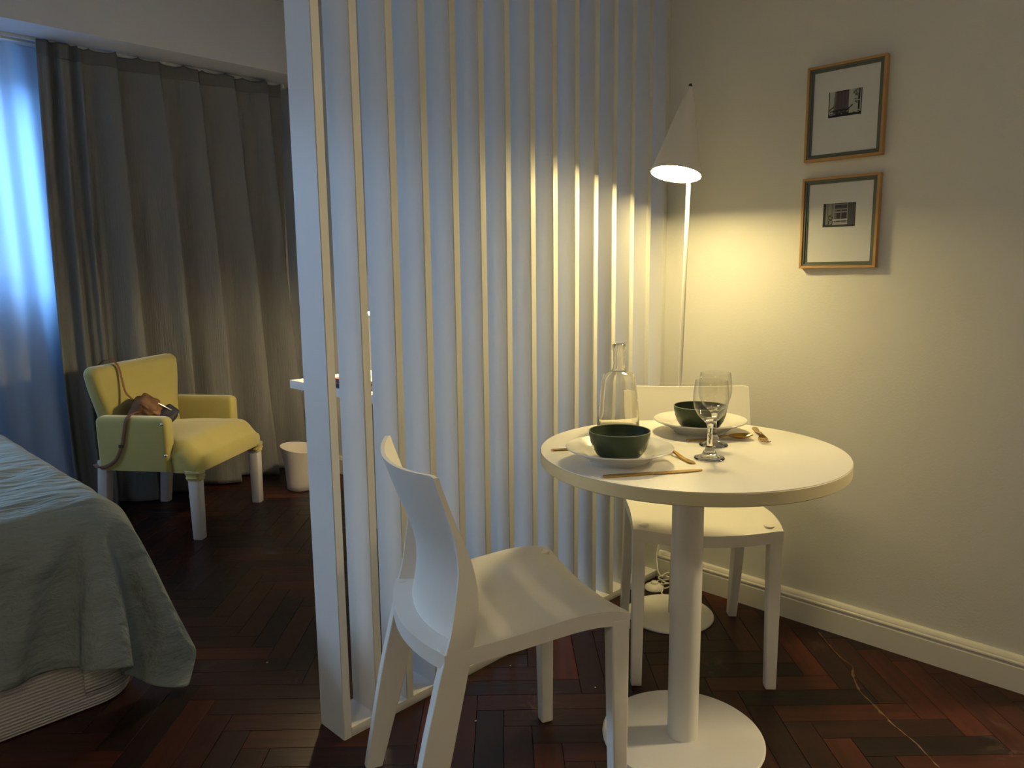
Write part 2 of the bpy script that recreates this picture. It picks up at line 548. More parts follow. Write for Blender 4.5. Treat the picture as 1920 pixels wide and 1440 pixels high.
# skirting board profile (x measured from the wall plane)
sk = [(0, 0), (-.022, 0), (-.022, .070), (-.020, .073), (-.0175, .0745), (-.0175, .0765), (-.0215, .0785), (-.0225, .082),
      (-.0215, .0855), (-.017, .0875), (-.017, .0895), (-.0155, .0935), (-.011, .0985), (-.004, .101), (0, .101)]
for a, b, lab in ((YE, 1.500, 'white moulded skirting board beside the dining table'), (1.612, YF - .02, 'white moulded skirting board behind the slatted partition')):
    tag(extrude_prof('baseboard_right', [(XW + p, z) for p, z in sk], 'y', a, b, M['trimw'], angle=25), lab, kind='structure')

# window
win = thing('window_1', 'white framed window glowing behind the sheer curtain', None)
win['kind'] = 'structure'
bm = bmesh.new()
for d in ((WX0, WX1, 4.235, 4.29, WZ0, WZ0 + .05), (WX0, WX1, 4.235, 4.29, WZ1 - .05, WZ1), (WX0, WX0 + .05, 4.235, 4.29, WZ0 + .05, WZ1 - .05), (WX1 - .05, WX1, 4.235, 4.29, WZ0 + .05, WZ1 - .05)):
    box(bm, *d)
finish('window_frame', bm, M['trimw'], win)
MX = (WX0 + WX1) / 2 - .12
boxobj('mullion', (MX - .03, MX + .03, 4.24, 4.285, WZ0 + .05, WZ1 - .05), M['trimw'], win, bev=.003)
boxobj('pane', (WX0 + .05, MX - .03, 4.26, 4.264, WZ0 + .05, WZ1 - .05), M['pane'], win)
boxobj('pane', (MX + .03, WX1 - .05, 4.26, 4.264, WZ0 + .05, WZ1 - .05), M['pane'], win)

# glazed door added out of view, left of the frame, for more daylight
gd = thing('added_door_1', 'white framed glazed door added beside the window to let in daylight', None)
gd['kind'] = 'structure'
bm = bmesh.new()
for d in ((GX0, GX1, 4.235, 4.29, GZ0, GZ0 + .09), (GX0, GX1, 4.235, 4.29, WZ1 - .07, WZ1), (GX0, GX0 + .07, 4.235, 4.29, GZ0 + .09, WZ1 - .07), (GX1 - .07, GX1, 4.235, 4.29, GZ0 + .09, WZ1 - .07)):
    box(bm, *d)
finish('door_frame', bm, M['trimw'], gd)
boxobj('pane', (GX0 + .07, GX1 - .07, 4.26, 4.264, GZ0 + .09, WZ1 - .07), M['pane'], gd)

# floor : slab with herringbone planks laid on it at 45 degrees to the walls
bm = bmesh.new()
box(bm, XL, XW, YN, YF, -.06, -.010)
box(bm, XW, XK, YN, YE, -.06, -.010)
floor = tag(finish('floor', bm, M['joint']), 'dark red brown herringbone parquet floor', kind='structure')
PW, PL, GAP = 0.0722, 0.361, 0.0006
C45 = math.sqrt(0.5)


def plank_mesh():
    bm = bmesh.new()
    box(bm, GAP, PL - GAP, GAP, PW - GAP, -.010, 0)
    bmesh.ops.recalc_face_normals(bm, faces=bm.faces)
    top = [e for e in bm.edges if all(abs(v.co.z) < 1e-6 for v in e.verts)]
    bmesh.ops.bevel(bm, geom=top, offset=.0007, segments=1, affect='EDGES')
    me = bpy.data.meshes.new('plank')
    bm.to_mesh(me); bm.free()
    me.materials.append(M['parquet'])
    return me


PLANK = plank_mesh()
camp = Vector((0, 0, 1.156))


def in_view(p):
    d = Vector(p) - camp
    w = d.dot(fw)
    if w < 0.2: return None
    x = 960 + 1389.5 * d.dot(R_) / w
    y = 720 - 1389.5 * d.dot(U_) / w
    return (x, y, w)


A0, B0 = 0.028, 0.012   # phase of the pattern
cand = []
for mshift in range(-16, 17):
    for k in range(-100, 101):
        # planks along a (45 deg) and along b (135 deg)
        cand.append((k * PW + 2 * PL * mshift + A0, k * PW + B0, 0))
        cand.append((k * PW + 2 * PL * mshift + A0, (k + 1) * PW + B0, 1))
show, rest = [], []
for a, b, vert in cand:
    ca, cb = (a + PL / 2, b + PW / 2) if not vert else (a + PW / 2, b + PL / 2)
    # a along (1,1)/sqrt2 ; b along (-1,1)/sqrt2
    x, y = (ca - cb) * C45, (ca + cb) * C45
    if not ((XL - .10 < x < XW + .12 and YN - .10 < y < YF + .10) or (XW < x < XK + .10 and YN - .10 < y < YE + .10)): continue
    q = in_view((x, y, 0))
    hid = (x < .60 and y > 2.15) or y > 4.06
    area = 0
    if q and -140 < q[0] < 2060 and q[1] < 1560 and not hid:
        area = 1.0 / q[2] ** 3
    # keep every plank inside the room edge: ends past a wall sit in the wall thickness
    (show if area > 0 else rest).append((area, a, b, vert, x, y))
show.sort(reverse=True)
rest += show[300:]
show = show[:300]


def plank_matrix(a, b, vert):
    x, y = (a - b) * C45, (a + b) * C45
    if not vert:
        return Matrix.Translation((x, y, 0)) @ Matrix.Rotation(math.radians(45), 4, 'Z')
    # vertical plank: length along b, width along a; origin shifted by width along a, rotated +135
    x, y = ((a + PW) - b) * C45, ((a + PW) + b) * C45
    return Matrix.Translation((x, y, 0)) @ Matrix.Rotation(math.radians(135), 4, 'Z')


for _, a, b, vert, x, y in show:
    o = bpy.data.objects.new('plank', PLANK)
    COL.objects.link(o)
    o.parent = floor
    o.matrix_world = plank_matrix(a, b, vert)
bm = bmesh.new()
for _, a, b, vert, x, y in rest:
    mw = plank_matrix(a, b, vert)
    vv = box(bm, GAP, PL - GAP, GAP, PW - GAP, -.010, 0)
    for v in vv: v.co = mw @ v.co
fo = finish('plank_field', bm, M['parquet'], floor)
fo['kind'] = 'stuff'

# crack running over the planks and a few crumbs
crack = [(2.2898, .8702), (2.2282, .8106), (2.1736, .7522), (2.1486, .7148), (2.0892, .6894), (2.0291, .6491), (1.9898, .603),
         (1.9568, .5641), (1.9215, .5227), (1.8886, .471), (1.8503, .4264), (1.8244, .3988), (1.78, .345), (1.74, .30)]
pts = catmull([(x, y, 0) for x, y in crack], 6)
bm = bmesh.new()
prev = None
for i, p in enumerate(pts):
    t = (pts[min(i + 1, len(pts) - 1)] - pts[max(i - 1, 0)]).normalized()
    n_ = Vector((-t.y, t.x, 0))
    w = 0.0006 + 0.0070 * abs(noise.noise(p * 45)) * (1.6 if 20 < i < 48 else .8)
    jit = n_ * 0.004 * noise.noise(p * 40)
    a = bm.verts.new(p + jit + n_ * w + Vector((0, 0, .0006)))
    b = bm.verts.new(p + jit - n_ * w + Vector((0, 0, .0006)))
    a2 = bm.verts.new(a.co - Vector((0, 0, .0008))); b2 = bm.verts.new(b.co - Vector((0, 0, .0008)))
    cur = (a, b, b2, a2)
    if prev:
        for k in range(4):
            bm.faces.new((prev[k], prev[(k + 1) % 4], cur[(k + 1) % 4], cur[k]))
    prev = cur
co = finish('crack_filler', bm, M['dust'], floor)
co['label'] = 'pale filled crack crossing the planks'

# ------------------------------------------------------------------ slatted partition
part = thing('slatted_partition', 'white floor to ceiling partition of upright timber slats', 'partition', (0.919, 1.501, 0))
SD, ST, NS = 0.109, 0.0228, 15
PITCHX = (XW - 0.919 - ST) / (NS - 1)
for i in range(NS):
    x0 = i * PITCHX
    jx = 0 if i in (0, NS - 1) else random.uniform(-.002, .002)
    z0 = 0.0 if i in (0, NS - 1) else 0.0255
    bm = bmesh.new()
    hgt = ZC - .0 - z0
    nz_ = 26
    ph = random.uniform(0, 10)
    # gently uneven boards
    def fn_ring(z, dx):
        return [(x0 + jx + dx, 0, z), (x0 + jx + ST + dx, 0, z), (x0 + jx + ST + dx, SD, z), (x0 + jx + dx, SD, z)]
    rings = []
    for k in range(nz_ + 1):
        z = z0 + (ZC - 0.0255 * (0 if i in (0, NS - 1) else 1) - z0) * k / nz_
        dx = 0 if i in (0, NS - 1) else 0.0012 * math.sin(z * 1.9 + ph) * math.sin(math.pi * k / nz_)
        rings.append([bm.verts.new(v) for v in fn_ring(z, dx)])
    for a, b in zip(rings[:-1], rings[1:]):
        for k in range(4):
            bm.faces.new((a[k], a[(k + 1) % 4], b[(k + 1) % 4], b[k]))
    bm.faces.new(rings[0][::-1]); bm.faces.new(rings[-1])
    bmesh.ops.recalc_face_normals(bm, faces=bm.faces)
    vert_edges = [e for e in bm.edges if abs(e.verts[0].co.z - e.verts[1].co.z) > 1e-4]
    bmesh.ops.bevel(bm, geom=vert_edges, offset=.0016, segments=2, affect='EDGES')
    finish('slat', bm, M['slat'], part, smooth=True, angle=50)
for z0, nm in ((0.0, 'bottom_rail'), (ZC - 0.0255, 'top_rail')):
    boxobj(nm, (ST, (NS - 1) * PITCHX, 0.0, SD, z0, z0 + .0255), M['slat'], part, bev=.0015)

# ------------------------------------------------------------------ dining table
TX, TY, TZ, TR = 1.514, 0.897, 0.740, 0.353
tab = thing('dining_table', 'small round white pedestal table with a yellowed edge', 'table', (TX, TY, 0))
lathe('tabletop', [(0, TZ - .0015), (TR - .0015, TZ - .0015), (TR - .0015, TZ), (0, TZ)][::1], M['tabletop'], tab, seg=96)
lathe('edge_band', [(0, TZ - .029), (TR - .002, TZ - .029), (TR, TZ - .027), (TR, TZ - .0025), (TR - .0012, TZ - .0016), (0, TZ - .0016)], M['tableedge'], tab, seg=96, angle=30)
lathe('pedestal', [(0, .009), (.0375, .009), (.0375, TZ - .029), (0, TZ - .029)], M['whitemetal'], tab, seg=48)
lathe('base_plate', [(0, 0), (.196, 0), (.199, .003), (.199, .006), (.195, .0095), (0, .0095)], M['whitemetal'], tab, seg=96, angle=30)
lathe('mount_plate', [(0, TZ - .035), (.11, TZ - .035), (.11, TZ - .0292), (0, TZ - .0292)], M['whitemetal'], tab, seg=40)

# ------------------------------------------------------------------ dining chairs
UF = [(0, -.250), (.22, -.188), (.44, -.141), (.503, -.129), (.565, -.126), (.625, -.138), (.71, -.171), (.797, -.2005)]
UR = [(0, -.289), (.25, -.243), (.44, -.196), (.487, -.181), (.605, -.163), (.667, -.169), (.726, -.188), (.797, -.2100)]
ZS = [(-.26, .447), (-.19, .452), (-.13, .458), (-.06, .463), (.02, .4725), (.085, .4795), (.13, .480), (.165, .476), (.20, .467)]


def smooth_tab(tab_, x, h=.02):
    return (interp(tab_, x - h) + interp(tab_, x) * 2 + interp(tab_, x + h)) / 4


def half_w(u):
    return 0.194 + (u + .2) / .4 * 0.007


def make_chair(label, group, loc, rz):
    t = thing('dining_chair', label, 'chair', loc, rz, group)
    # seat : closed shell with a turned down rim
    bm = bmesh.new()
    NU, NV = 30, 24

    def seat_pt(i, j, dz):
        v = -1 + 2 * j / NV
        rear = -.196 - .040 * (1 - v * v)
        u = rear + (.200 - rear) * i / NU
        w = half_w(u)
        # soft corner rounding at the front
        s = v * w
        z = smooth_tab(ZS, u) - .016 * (1 - v * v) * sstep(-.25, .15, u) - .004 * (1 - v * v)
        edge = max(0, abs(v) - .93) / .07
        z -= .003 * edge ** 2
        if i >= NU - 1: z -= .002 * (i - NU + 2)
        return Vector((u, s, z - dz))
    top = [[bm.verts.new(seat_pt(i, j, 0)) for j in range(NV + 1)] for i in range(NU + 1)]
    bot = [[bm.verts.new(seat_pt(i, j, .033)) for j in range(NV + 1)] for i in range(NU + 1)]
    for i in range(NU):
        for j in range(NV):
            bm.faces.new((top[i][j], top[i + 1][j], top[i + 1][j + 1], top[i][j + 1]))
            bm.faces.new((bot[i][j], bot[i][j + 1], bot[i + 1][j + 1], bot[i + 1][j]))
    for i in range(NU):
        bm.faces.new((top[i][0], bot[i][0], bot[i + 1][0], top[i + 1][0]))
        bm.faces.new((top[i][NV], top[i + 1][NV], bot[i + 1][NV], bot[i][NV]))
    for j in range(NV):
        bm.faces.new((top[0][j], top[0][j + 1], bot[0][j + 1], bot[0][j]))
        bm.faces.new((top[NU][j], bot[NU][j], bot[NU][j + 1], top[NU][j + 1]))
    finish('seat', bm, M['plastic'], t, smooth=True, angle=45)
    # backrest : thin curved shell whose edges thicken into the posts
    bm = bmesh.new()
    NZ, NT = 30, 36
    F, B = [], []
    for k in range(NZ + 1):
        z = .440 + (.797 - .440) * k / NZ
        uf, ur = smooth_tab(UF, z), smooth_tab(UR, z)
        bul = .046
        w = half_w(-.16) - .001
        fr, br = [], []
        for j in range(NT + 1):
            v = -1 + 2 * j / NT
            # put extra samples at the posts
            vv = math.copysign(abs(v) ** .8, v)
            zz = z - (.010 * (1 - vv * vv) * (k / NZ) ** 4)
            if k == NZ: zz -= .004 * max(0, (abs(vv) - .9) / .1) ** 2
            f_ = uf - bul * (1 - vv * vv)
            th = .0085
            a = sstep(.90, .925, abs(vv))
            b_ = (f_ - th) * (1 - a) + min(ur, f_ - th) * a
            fr.append(bm.verts.new((f_, vv * w, zz)))
            br.append(bm.verts.new((b_, vv * w, zz)))
        F.append(fr); B.append(br)
    for k in range(NZ):
        for j in range(NT):
            bm.faces.new((F[k][j], F[k][j + 1], F[k + 1][j + 1], F[k + 1][j]))
            bm.faces.new((B[k][j], B[k + 1][j], B[k + 1][j + 1], B[k][j + 1]))
        bm.faces.new((F[k][0], F[k + 1][0], B[k + 1][0], B[k][0]))
        bm.faces.new((F[k][NT], B[k][NT], B[k + 1][NT], F[k + 1][NT]))
    for j in range(NT):
        bm.faces.new((F[NZ][j], F[NZ][j + 1], B[NZ][j + 1], B[NZ][j]))
        bm.faces.new((F[0][j], B[0][j], B[0][j + 1], F[0][j + 1]))
    finish('backrest', bm, M['plastic'], t, smooth=True, angle=38)
    for sgn in (-1, 1):
        # front leg
        w = half_w(.2)
        ui, uo = .164, .1995
        b = .030
        zt = .452
        c8 = [(ui + .004, sgn * (w - b), 0), (uo - .001, sgn * (w - b), 0), (uo - .001, sgn * (w - .001), 0), (ui + .004, sgn * (w - .001), 0),
              (ui - .006, sgn * (w - b - .006), zt), (uo, sgn * (w - b - .006), zt), (uo, sgn * w, zt), (ui - .006, sgn * w, zt)]
        hexobj('leg', c8, M['plastic'], t, bev=.004, seg=3)
        # rear leg, leaning back as it goes down
        w = half_w(-.18)
        bm = bmesh.new()
        rings = []
        for k in range(9):
            z = .452 * k / 8
            uf, ur = smooth_tab(UF, z, .03), smooth_tab(UR, z, .03)
            if k == 0: uf, ur = -.250, -.289
            wi = w - .027 - .004 * k / 8
            rings.append([bm.verts.new(v) for v in ((ur, sgn * wi, z), (uf, sgn * wi, z), (uf, sgn * w, z), (ur, sgn * w, z))])
        for a, b2 in zip(rings[:-1], rings[1:]):
            for q in range(4):
                bm.faces.new((a[q], a[(q + 1) % 4], b2[(q + 1) % 4], b2[q]))
        bm.faces.new(rings[0][::-1]); bm.faces.new(rings[-1])
        bmesh.ops.recalc_face_normals(bm, faces=bm.faces)
        ed = [e for e in bm.edges if abs(e.verts[0].co.z - e.verts[1].co.z) > 1e-4]
        bmesh.ops.bevel(bm, geom=ed, offset=.004, segments=3, affect='EDGES', profile=.6)
        finish('leg', bm, M['plastic'], t, smooth=True, angle=45)
        # moulded caps on the seat corners
        for u, s in ((.172, .170), (-.188, .172)):
            v_ = s / half_w(u)
            z = smooth_tab(ZS, u) - .016 * (1 - v_ * v_) * sstep(-.25, .15, u) - .004 * (1 - v_ * v_) - .0048
            lathe('corner_cap', [(0, 0), (.0155, 0), (.0155, .0035), (.0140, .0055), (0, .0058)], M['plastic'], t, seg=24, loc=(u, sgn * s, z - .0005))
    return t


fA = math.atan2(-.401, .916)
make_chair('white plastic chair seen from behind, nearest the camera beside the table', 'white dining chairs', (1.091, 1.0996, 0), fA)
fB = math.atan2(-.648, -.76)
make_chair('white plastic chair facing the camera, tucked behind the round table', 'white dining chairs', (1.897, 1.101, 0), fB)

# ------------------------------------------------------------------ floor lamp
LX, LY = 2.071, 1.287
fl = thing('floor_lamp', 'slim white floor lamp with a glowing cone shade in the corner', 'lamp', (LX, LY, 0))
lathe('base', [(0, 0), (.143, 0), (.145, .002), (.145, .006), (.142, .009), (0, .009)], M['whitemetal'], fl, seg=72, angle=30)
TOPX, TOPY, TOPZ = .024, -.024, 1.685
tube('pole', [(0, 0, .008), (TOPX * .5, TOPY * .5, .85), (TOPX, TOPY, TOPZ)], .0065, M['whitemetal'], fl, seg=16, n=1)
# shade : truncated cone tilted so that its back runs down along the pole
SH, SR, SR0 = .272, .077, .0075
axis_dir = Vector((-.25, .01, -1)).normalized()
apex = Vector((TOPX - .014, TOPY + .0, 1.712))
q = Vector((0, 0, -1)).rotation_difference(axis_dir)
sm = bmesh.new()
segs = 56
prof = [(SR0 - .001, 0), (SR0 + .0008, -.001), (SR, -SH), (SR - .0012, -SH), (SR0, -.004)]
sh = lathe('shade', [(.0, .0), (SR0, .0), (SR, -SH), (SR - .0015, -SH), (SR0 - .0005, -.006), (0, -.006)], M['whitemetal'], fl, seg=64, angle=50)
sh.rotation_mode = 'QUATERNION'; sh.rotation_quaternion = q; sh.location = apex
gl = lathe('diffuser', [(0, -SH + .007), (SR - .0045, -SH + .007), (SR - .0045, -SH + .005), (0, -SH + .005)], M['lampglow'], fl, seg=48)
gl.rotation_mode = 'QUATERNION'; gl.rotation_quaternion = q; gl.location = apex
cp = lathe('cap', [(0, .010), (.004, .010), (.0055, .006), (.0065, -.002), (0, -.002)], M['black'], fl, seg=20)
cp.rotation_mode = 'QUATERNION'; cp.rotation_quaternion = q; cp.location = apex
bm = bmesh.new(); box(bm, apex.x - .004, TOPX + .004, TOPY - .004, TOPY + .004, TOPZ - .006, TOPZ + .008); bevel(bm, .0015)
finish('bracket', bm, M['whitemetal'], fl, smooth=True)
# cord with foot switch, lying between the base and the corner
lx, ly = 2.211 - LX, 1.442 - LY
fs = lathe('foot_switch', [(0, 0), (.034, 0), (.036, .003), (.034, .012), (.022, .020), (.013, .0215), (.013, .027), (.011, .029), (0, .029)], M['whitemetal'], fl, seg=36, loc=(lx, ly, 0))
loops = [(lx + .03, ly - .01, .008)]
for k in range(30):
    a = k * .72
    r = .030 + .010 * math.sin(k * 1.7)
    loops.append((2.262 - LX + r * 1.2 * math.cos(a), 1.418 - LY + r * math.sin(a), .006 + .0011 * k))
loops += [(2.25 - LX, 1.455 - LY, .06), (2.285 - LX, 1.480 - LY, .12), (2.31 - LX, 1.455 - LY, .20), (2.327 - LX, 1.40 - LY, .24)]
tube('cord', loops, .0026, M['whitemetal'], fl, seg=8, n=6)
tube('cord', [(-.0 + .14, .02, .006), (lx - .03, ly - .06, .005), (lx, ly - .034, .007)], .0026, M['whitemetal'], fl, seg=8, n=6)

# ------------------------------------------------------------------ framed photographs
def color_attr_mat(name):
    mt = bpy.data.materials.new(name)
    mt.use_nodes = True
    nt = mt.node_tree
    at = nt.nodes.new('ShaderNodeVertexColor'); at.layer_name = 'print'
    nt.links.new(at.outputs[0], nt.nodes['Principled BSDF'].inputs['Base Color'])
    nt.nodes['Principled BSDF'].inputs['Roughness'].default_value = .55
    return mt


M['print'] = color_attr_mat('photo print')


def print1(u, v):   # u to the right, v up ; doorway hung with cloth, plants in front, tall window on the right
    n = noise.noise(Vector((u * 14, v * 14, 1.0)))
    c = (.42, .41, .35)
    if u < .03: c = (.02, .02, .02)
    if .19 < u < .61 and v > .12: c = (.085 + .03 * math.sin(u * 60), .065, .075 + .01 * math.sin(u * 60))
    if .19 < u < .61 and v > .955: c = (.02, .015, .015)
    if abs(u - (.16 + .05 * (v))) < .025 and .1 < v: c = (.16, .15, .12)
    if abs(v - (.28 + .9 * (u - .02))) < .03 and u < .16: c = (.05, .05, .04)
    if u > .74:
        c = (.40, .40, .34)
        if .79 < u < .87 and .42 < v < .86 and n > -.15: c = (.10, .10, .09)
        if u > .89 and v > .12: c = (.012, .012, .014)
        if abs(u - .955) < .012 or abs(v - .55) < .02 or abs(v - .16) < .02: c = (.38, .38, .35)
        if u > .975: c = (.01, .01, .01)
        if v > .82 and u < .90: c = (.32, .33, .30) if n > 0 else (.12, .12, .1)
    if abs((v - .2) - (u - .55) * 1.1) < .035 and .52 < u < .74: c = (.02, .02, .02)
    if abs((v - .15) - (u - .55) * 1.1) < .02 and .55 < u < .68: c = (.42, .40, .36)
    if v < .30 - .12 * abs(u - .4) and .05 < u < .62 and n > -.22: c = (.02, .018, .026)
    if v < .10 + .03 * n: c = (.010, .010, .014)
    if v < .2 and u < .22 and n > .2: c = (.25, .24, .25)
    return c


def print2(u, v):   # sash window with bars and a dark curtain on each side
    n = noise.noise(Vector((u * 14, v * 14, 5.0)))
    c = (.035, .032, .036)
    if .08 < u < .32 and v > .12: c = (.13 + .10 * abs(math.sin(u * 22)), .14 + .10 * abs(math.sin(u * 22)), .115 + .08 * abs(math.sin(u * 22)))
    if u > .78: c = (.045 + .03 * abs(math.sin(u * 40)),) * 3
    if .31 < u < .77 and v > .10:
        c = (.016, .016, .020)
        if v > .75: c = (.045, .045, .045)
        for h in (.95, .74, .62): 
            if abs(v - h) < .022: c = (.27, .27, .26)
        for w in (.34, .75): 
            if abs(u - w) < .016: c = (.24, .25, .22)
        if v < .74:
            for w in (.40, .56):
                if abs(u - w) < .012: c = (.16, .16, .17)
        if abs(v - .30) < .035: c = (.40, .40, .39)
        if abs(v - .19) < .022: c = (.36, .35, .34)
        if abs(v - .12) < .02: c = (.40, .40, .38)
    if .17 < u < .30 and v < .50 and n > .05: c = (.03, .03, .02)
    if v < .08: c = (.022, .020, .026)
    if u < .07 or u > .985: c = (.018, .014, .016)
    return c


def picture(label, z0, z1, pz0, pz1, fn):
    y0, y1 = .7745, 1.0015
    yc, zc = (y0 + y1) / 2, (z0 + z1) / 2
    t = thing('picture_frame', label, 'picture', (XW, yc, z0), 0, 'framed photographs on the wall')
    def ring(name, a, b, c, d, x0, x1, mt, bev_):
        # four mitred sides as one moulding : outer rect a..b (y) c..d (z), width w
        pass
    h, wd = z1 - z0, (y1 - y0) / 2
    def rail(name, o, w, xa, xb, mt):
        # mitred frame: outer inset o, strip width w, from x=-xa to -xb
        O = [(-wd + o, o), (wd - o, o), (wd - o, h - o), (-wd + o, h - o)]
        I = [(-wd + o + w, o + w), (wd - o - w, o + w), (wd - o - w, h - o - w), (-wd + o + w, h - o - w)]
        for k in range(4):
            k2 = (k + 1) % 4
            bm = bmesh.new()
            hexa(bm, [(-xa, *O[k]), (-xa, *O[k2]), (-xa, *I[k2]), (-xa, *I[k]), (-xb, *O[k]), (-xb, *O[k2]), (-xb, *I[k2]), (-xb, *I[k])])
            bevel(bm, .0006, 1)
            finish(name, bm, mt, t, smooth=True, angle=30)
    rail('frame_side', 0, .0075, .001, .0235, M['oak'])
    rail('liner_side', .0075, .0065, .001, .0200, M['liner'])
    rail('liner_step', .0140, .0050, .001, .0165, M['liner'])
    bm = bmesh.new(); box(bm, -.013, -.001, -wd + .017, wd - .017, .017, h - .017)
    finish('mat_board', bm, M['matboard'], t)
    # print
    py0, py1 = .8415 - yc, .9370 - yc
    bm = bmesh.new()
    NUx, NVx = 72, 54
    V = [[bm.verts.new((-.0136, py1 + (py0 - py1) * i / NUx, (pz0 - z0) + (pz1 - pz0) * j / NVx)) for j in range(NVx + 1)] for i in range(NUx + 1)]
    cl = bm.loops.layers.float_color.new('print')
    for i in range(NUx):
        for j in range(NVx):
            f = bm.faces.new((V[i][j], V[i + 1][j], V[i + 1][j + 1], V[i][j + 1]))
            c = fn((i + .5) / NUx, (j + .5) / NVx)
            for l in f.loops: l[cl] = (max(0, c[0]), max(0, c[1]), max(0, c[2]), 1)
    finish('photo_print', bm, M['print'], t)
    bm = bmesh.new(); box(bm, -.0155, -.0145, -wd + .0145, wd - .0145, .0145, h - .0145)
    finish('glazing', bm, M['pane'], t)
    return t


picture('upper oak framed photo of plants before a hung doorway', 1.4825, 1.7590, 1.6055, 1.6790, print1)
picture('lower oak framed photo of a barred sash window', 1.1615, 1.4335, 1.2845, 1.3545, print2)

# ------------------------------------------------------------------ table ware
def plate(label, x, y):
    o = lathe('dinner_plate', [(0, .0035), (.060, .0035), (.061, 0), (.066, 0), (.068, .004), (.086, .0165), (.1185, .0305), (.1195, .0325), (.1185, .0340),
                               (.090, .0240), (.078, .0195), (.066, .0095), (.055, .0080), (0, .0080)], M['ceramic'], None, seg=72, loc=(x, y, TZ), angle=40)
    return tag(o, label, 'plate', 'white dinner plates')


def bowl(label, x, y):
    t = thing('soup_bowl', label, 'bowl', (x, y, TZ + .0083), 0, 'dark green bowls')
    lathe('bowl_body', [(0, .001), (.036, .001), (.038, 0), (.042, .001), (.051, .0085), (.0592, .021), (.0645, .036), (.0672, .050), (.0680, .0600), (.0662, .0600), (.0652, .049), (.0622, .035), (.0568, .0215), (.049, .011), (.040, .0055), (0, .005)],
          M['bowl'], t, seg=72, angle=60)
    lathe('rim', [(.0682, .0596), (.0683, .0606), (.0672, .0613), (.0661, .0606), (.0660, .0596)], M['bowlrim'], t, seg=72, closed=True)
    return t


P1 = (1.317, .957); P2 = (1.707, .983)
plate('white dinner plate under the nearer green bowl', *P1)
bowl('dark green bowl on the nearer plate in front of the bottle', *P1)
plate('white dinner plate under the farther green bowl', *P2)
bowl('dark green bowl on the farther plate behind the wine glasses', *P2)


def wine_glass(label, x, y):
    g = thing('wine_glass', label, 'glass', (x, y, TZ), 0, 'clear wine glasses')
    foot = [(0, .0005), (.0325, .0005), (.0338, .0020), (.0325, .0045), (.024, .0070), (.0165, .0105), (.0140, .0170), (.0105, .0225), (.0072, .0280), (0, .0280)]
    stem = [(0, .0280), (.0072, .0280), (.0060, .036), (.0055, .050), (.0060, .068), (.0085, .0800), (.0150, .0872), (.0190, .0905), (.0120, .0925), (0, .0925)]
    cup = [(0, .0926), (.0120, .0926), (.0192, .0906), (.0290, .1010), (.0360, .1160), (.0390, .1330), (.0388, .1470), (.0370, .1630), (.0352, .1770),
           (.0347, .1775), (.0342, .1770), (.0360, .1630), (.0378, .1470), (.0379, .1330), (.0350, .1165), (.0280, .1025), (.0180, .0942), (0, .0932)]
    lathe('foot', foot, M['glass'], g, seg=64, angle=50)
    lathe('stem', stem, M['glass'], g, seg=48, angle=60)
    lathe('cup', cup, M['thinglass'], g, seg=64, angle=50)
    return g


wine_glass('clear wine glass nearest the camera, right of the gold knife', 1.464, .817)
wine_glass('clear wine glass just behind the nearer one, by the farther plate', 1.586, .875)

BX, BY = TX + .066, TY + .256
bt = thing('glass_bottle', 'empty clear glass bottle standing behind the nearer green bowl', 'bottle', (BX, BY, TZ))
lathe('bottle_body', [(0, .004), (.050, .0005), (.0555, .004), (.0562, .012), (.0548, .04), (.0510, .085), (.0455, .130), (.0438, .1425), (.0420, .1485), (.0375, .1525), (.0255, .1565), (.0185, .1605), (.0160, .166), (.0155, .172), (.0150, .212),
                      (.0165, .2135), (.0182, .2165), (.0186, .222), (.0182, .2275), (.0165, .2300), (.0145, .2300), (.0125, .2275), (.0120, .175), (.0130, .166), (.018, .161), (.034, .149), (.0395, .143),
                      (.0430, .129), (.0485, .085), (.0522, .040), (.0535, .016), (.050, .011), (0, .013)], M['bottleglass'], bt, seg=64, angle=70)


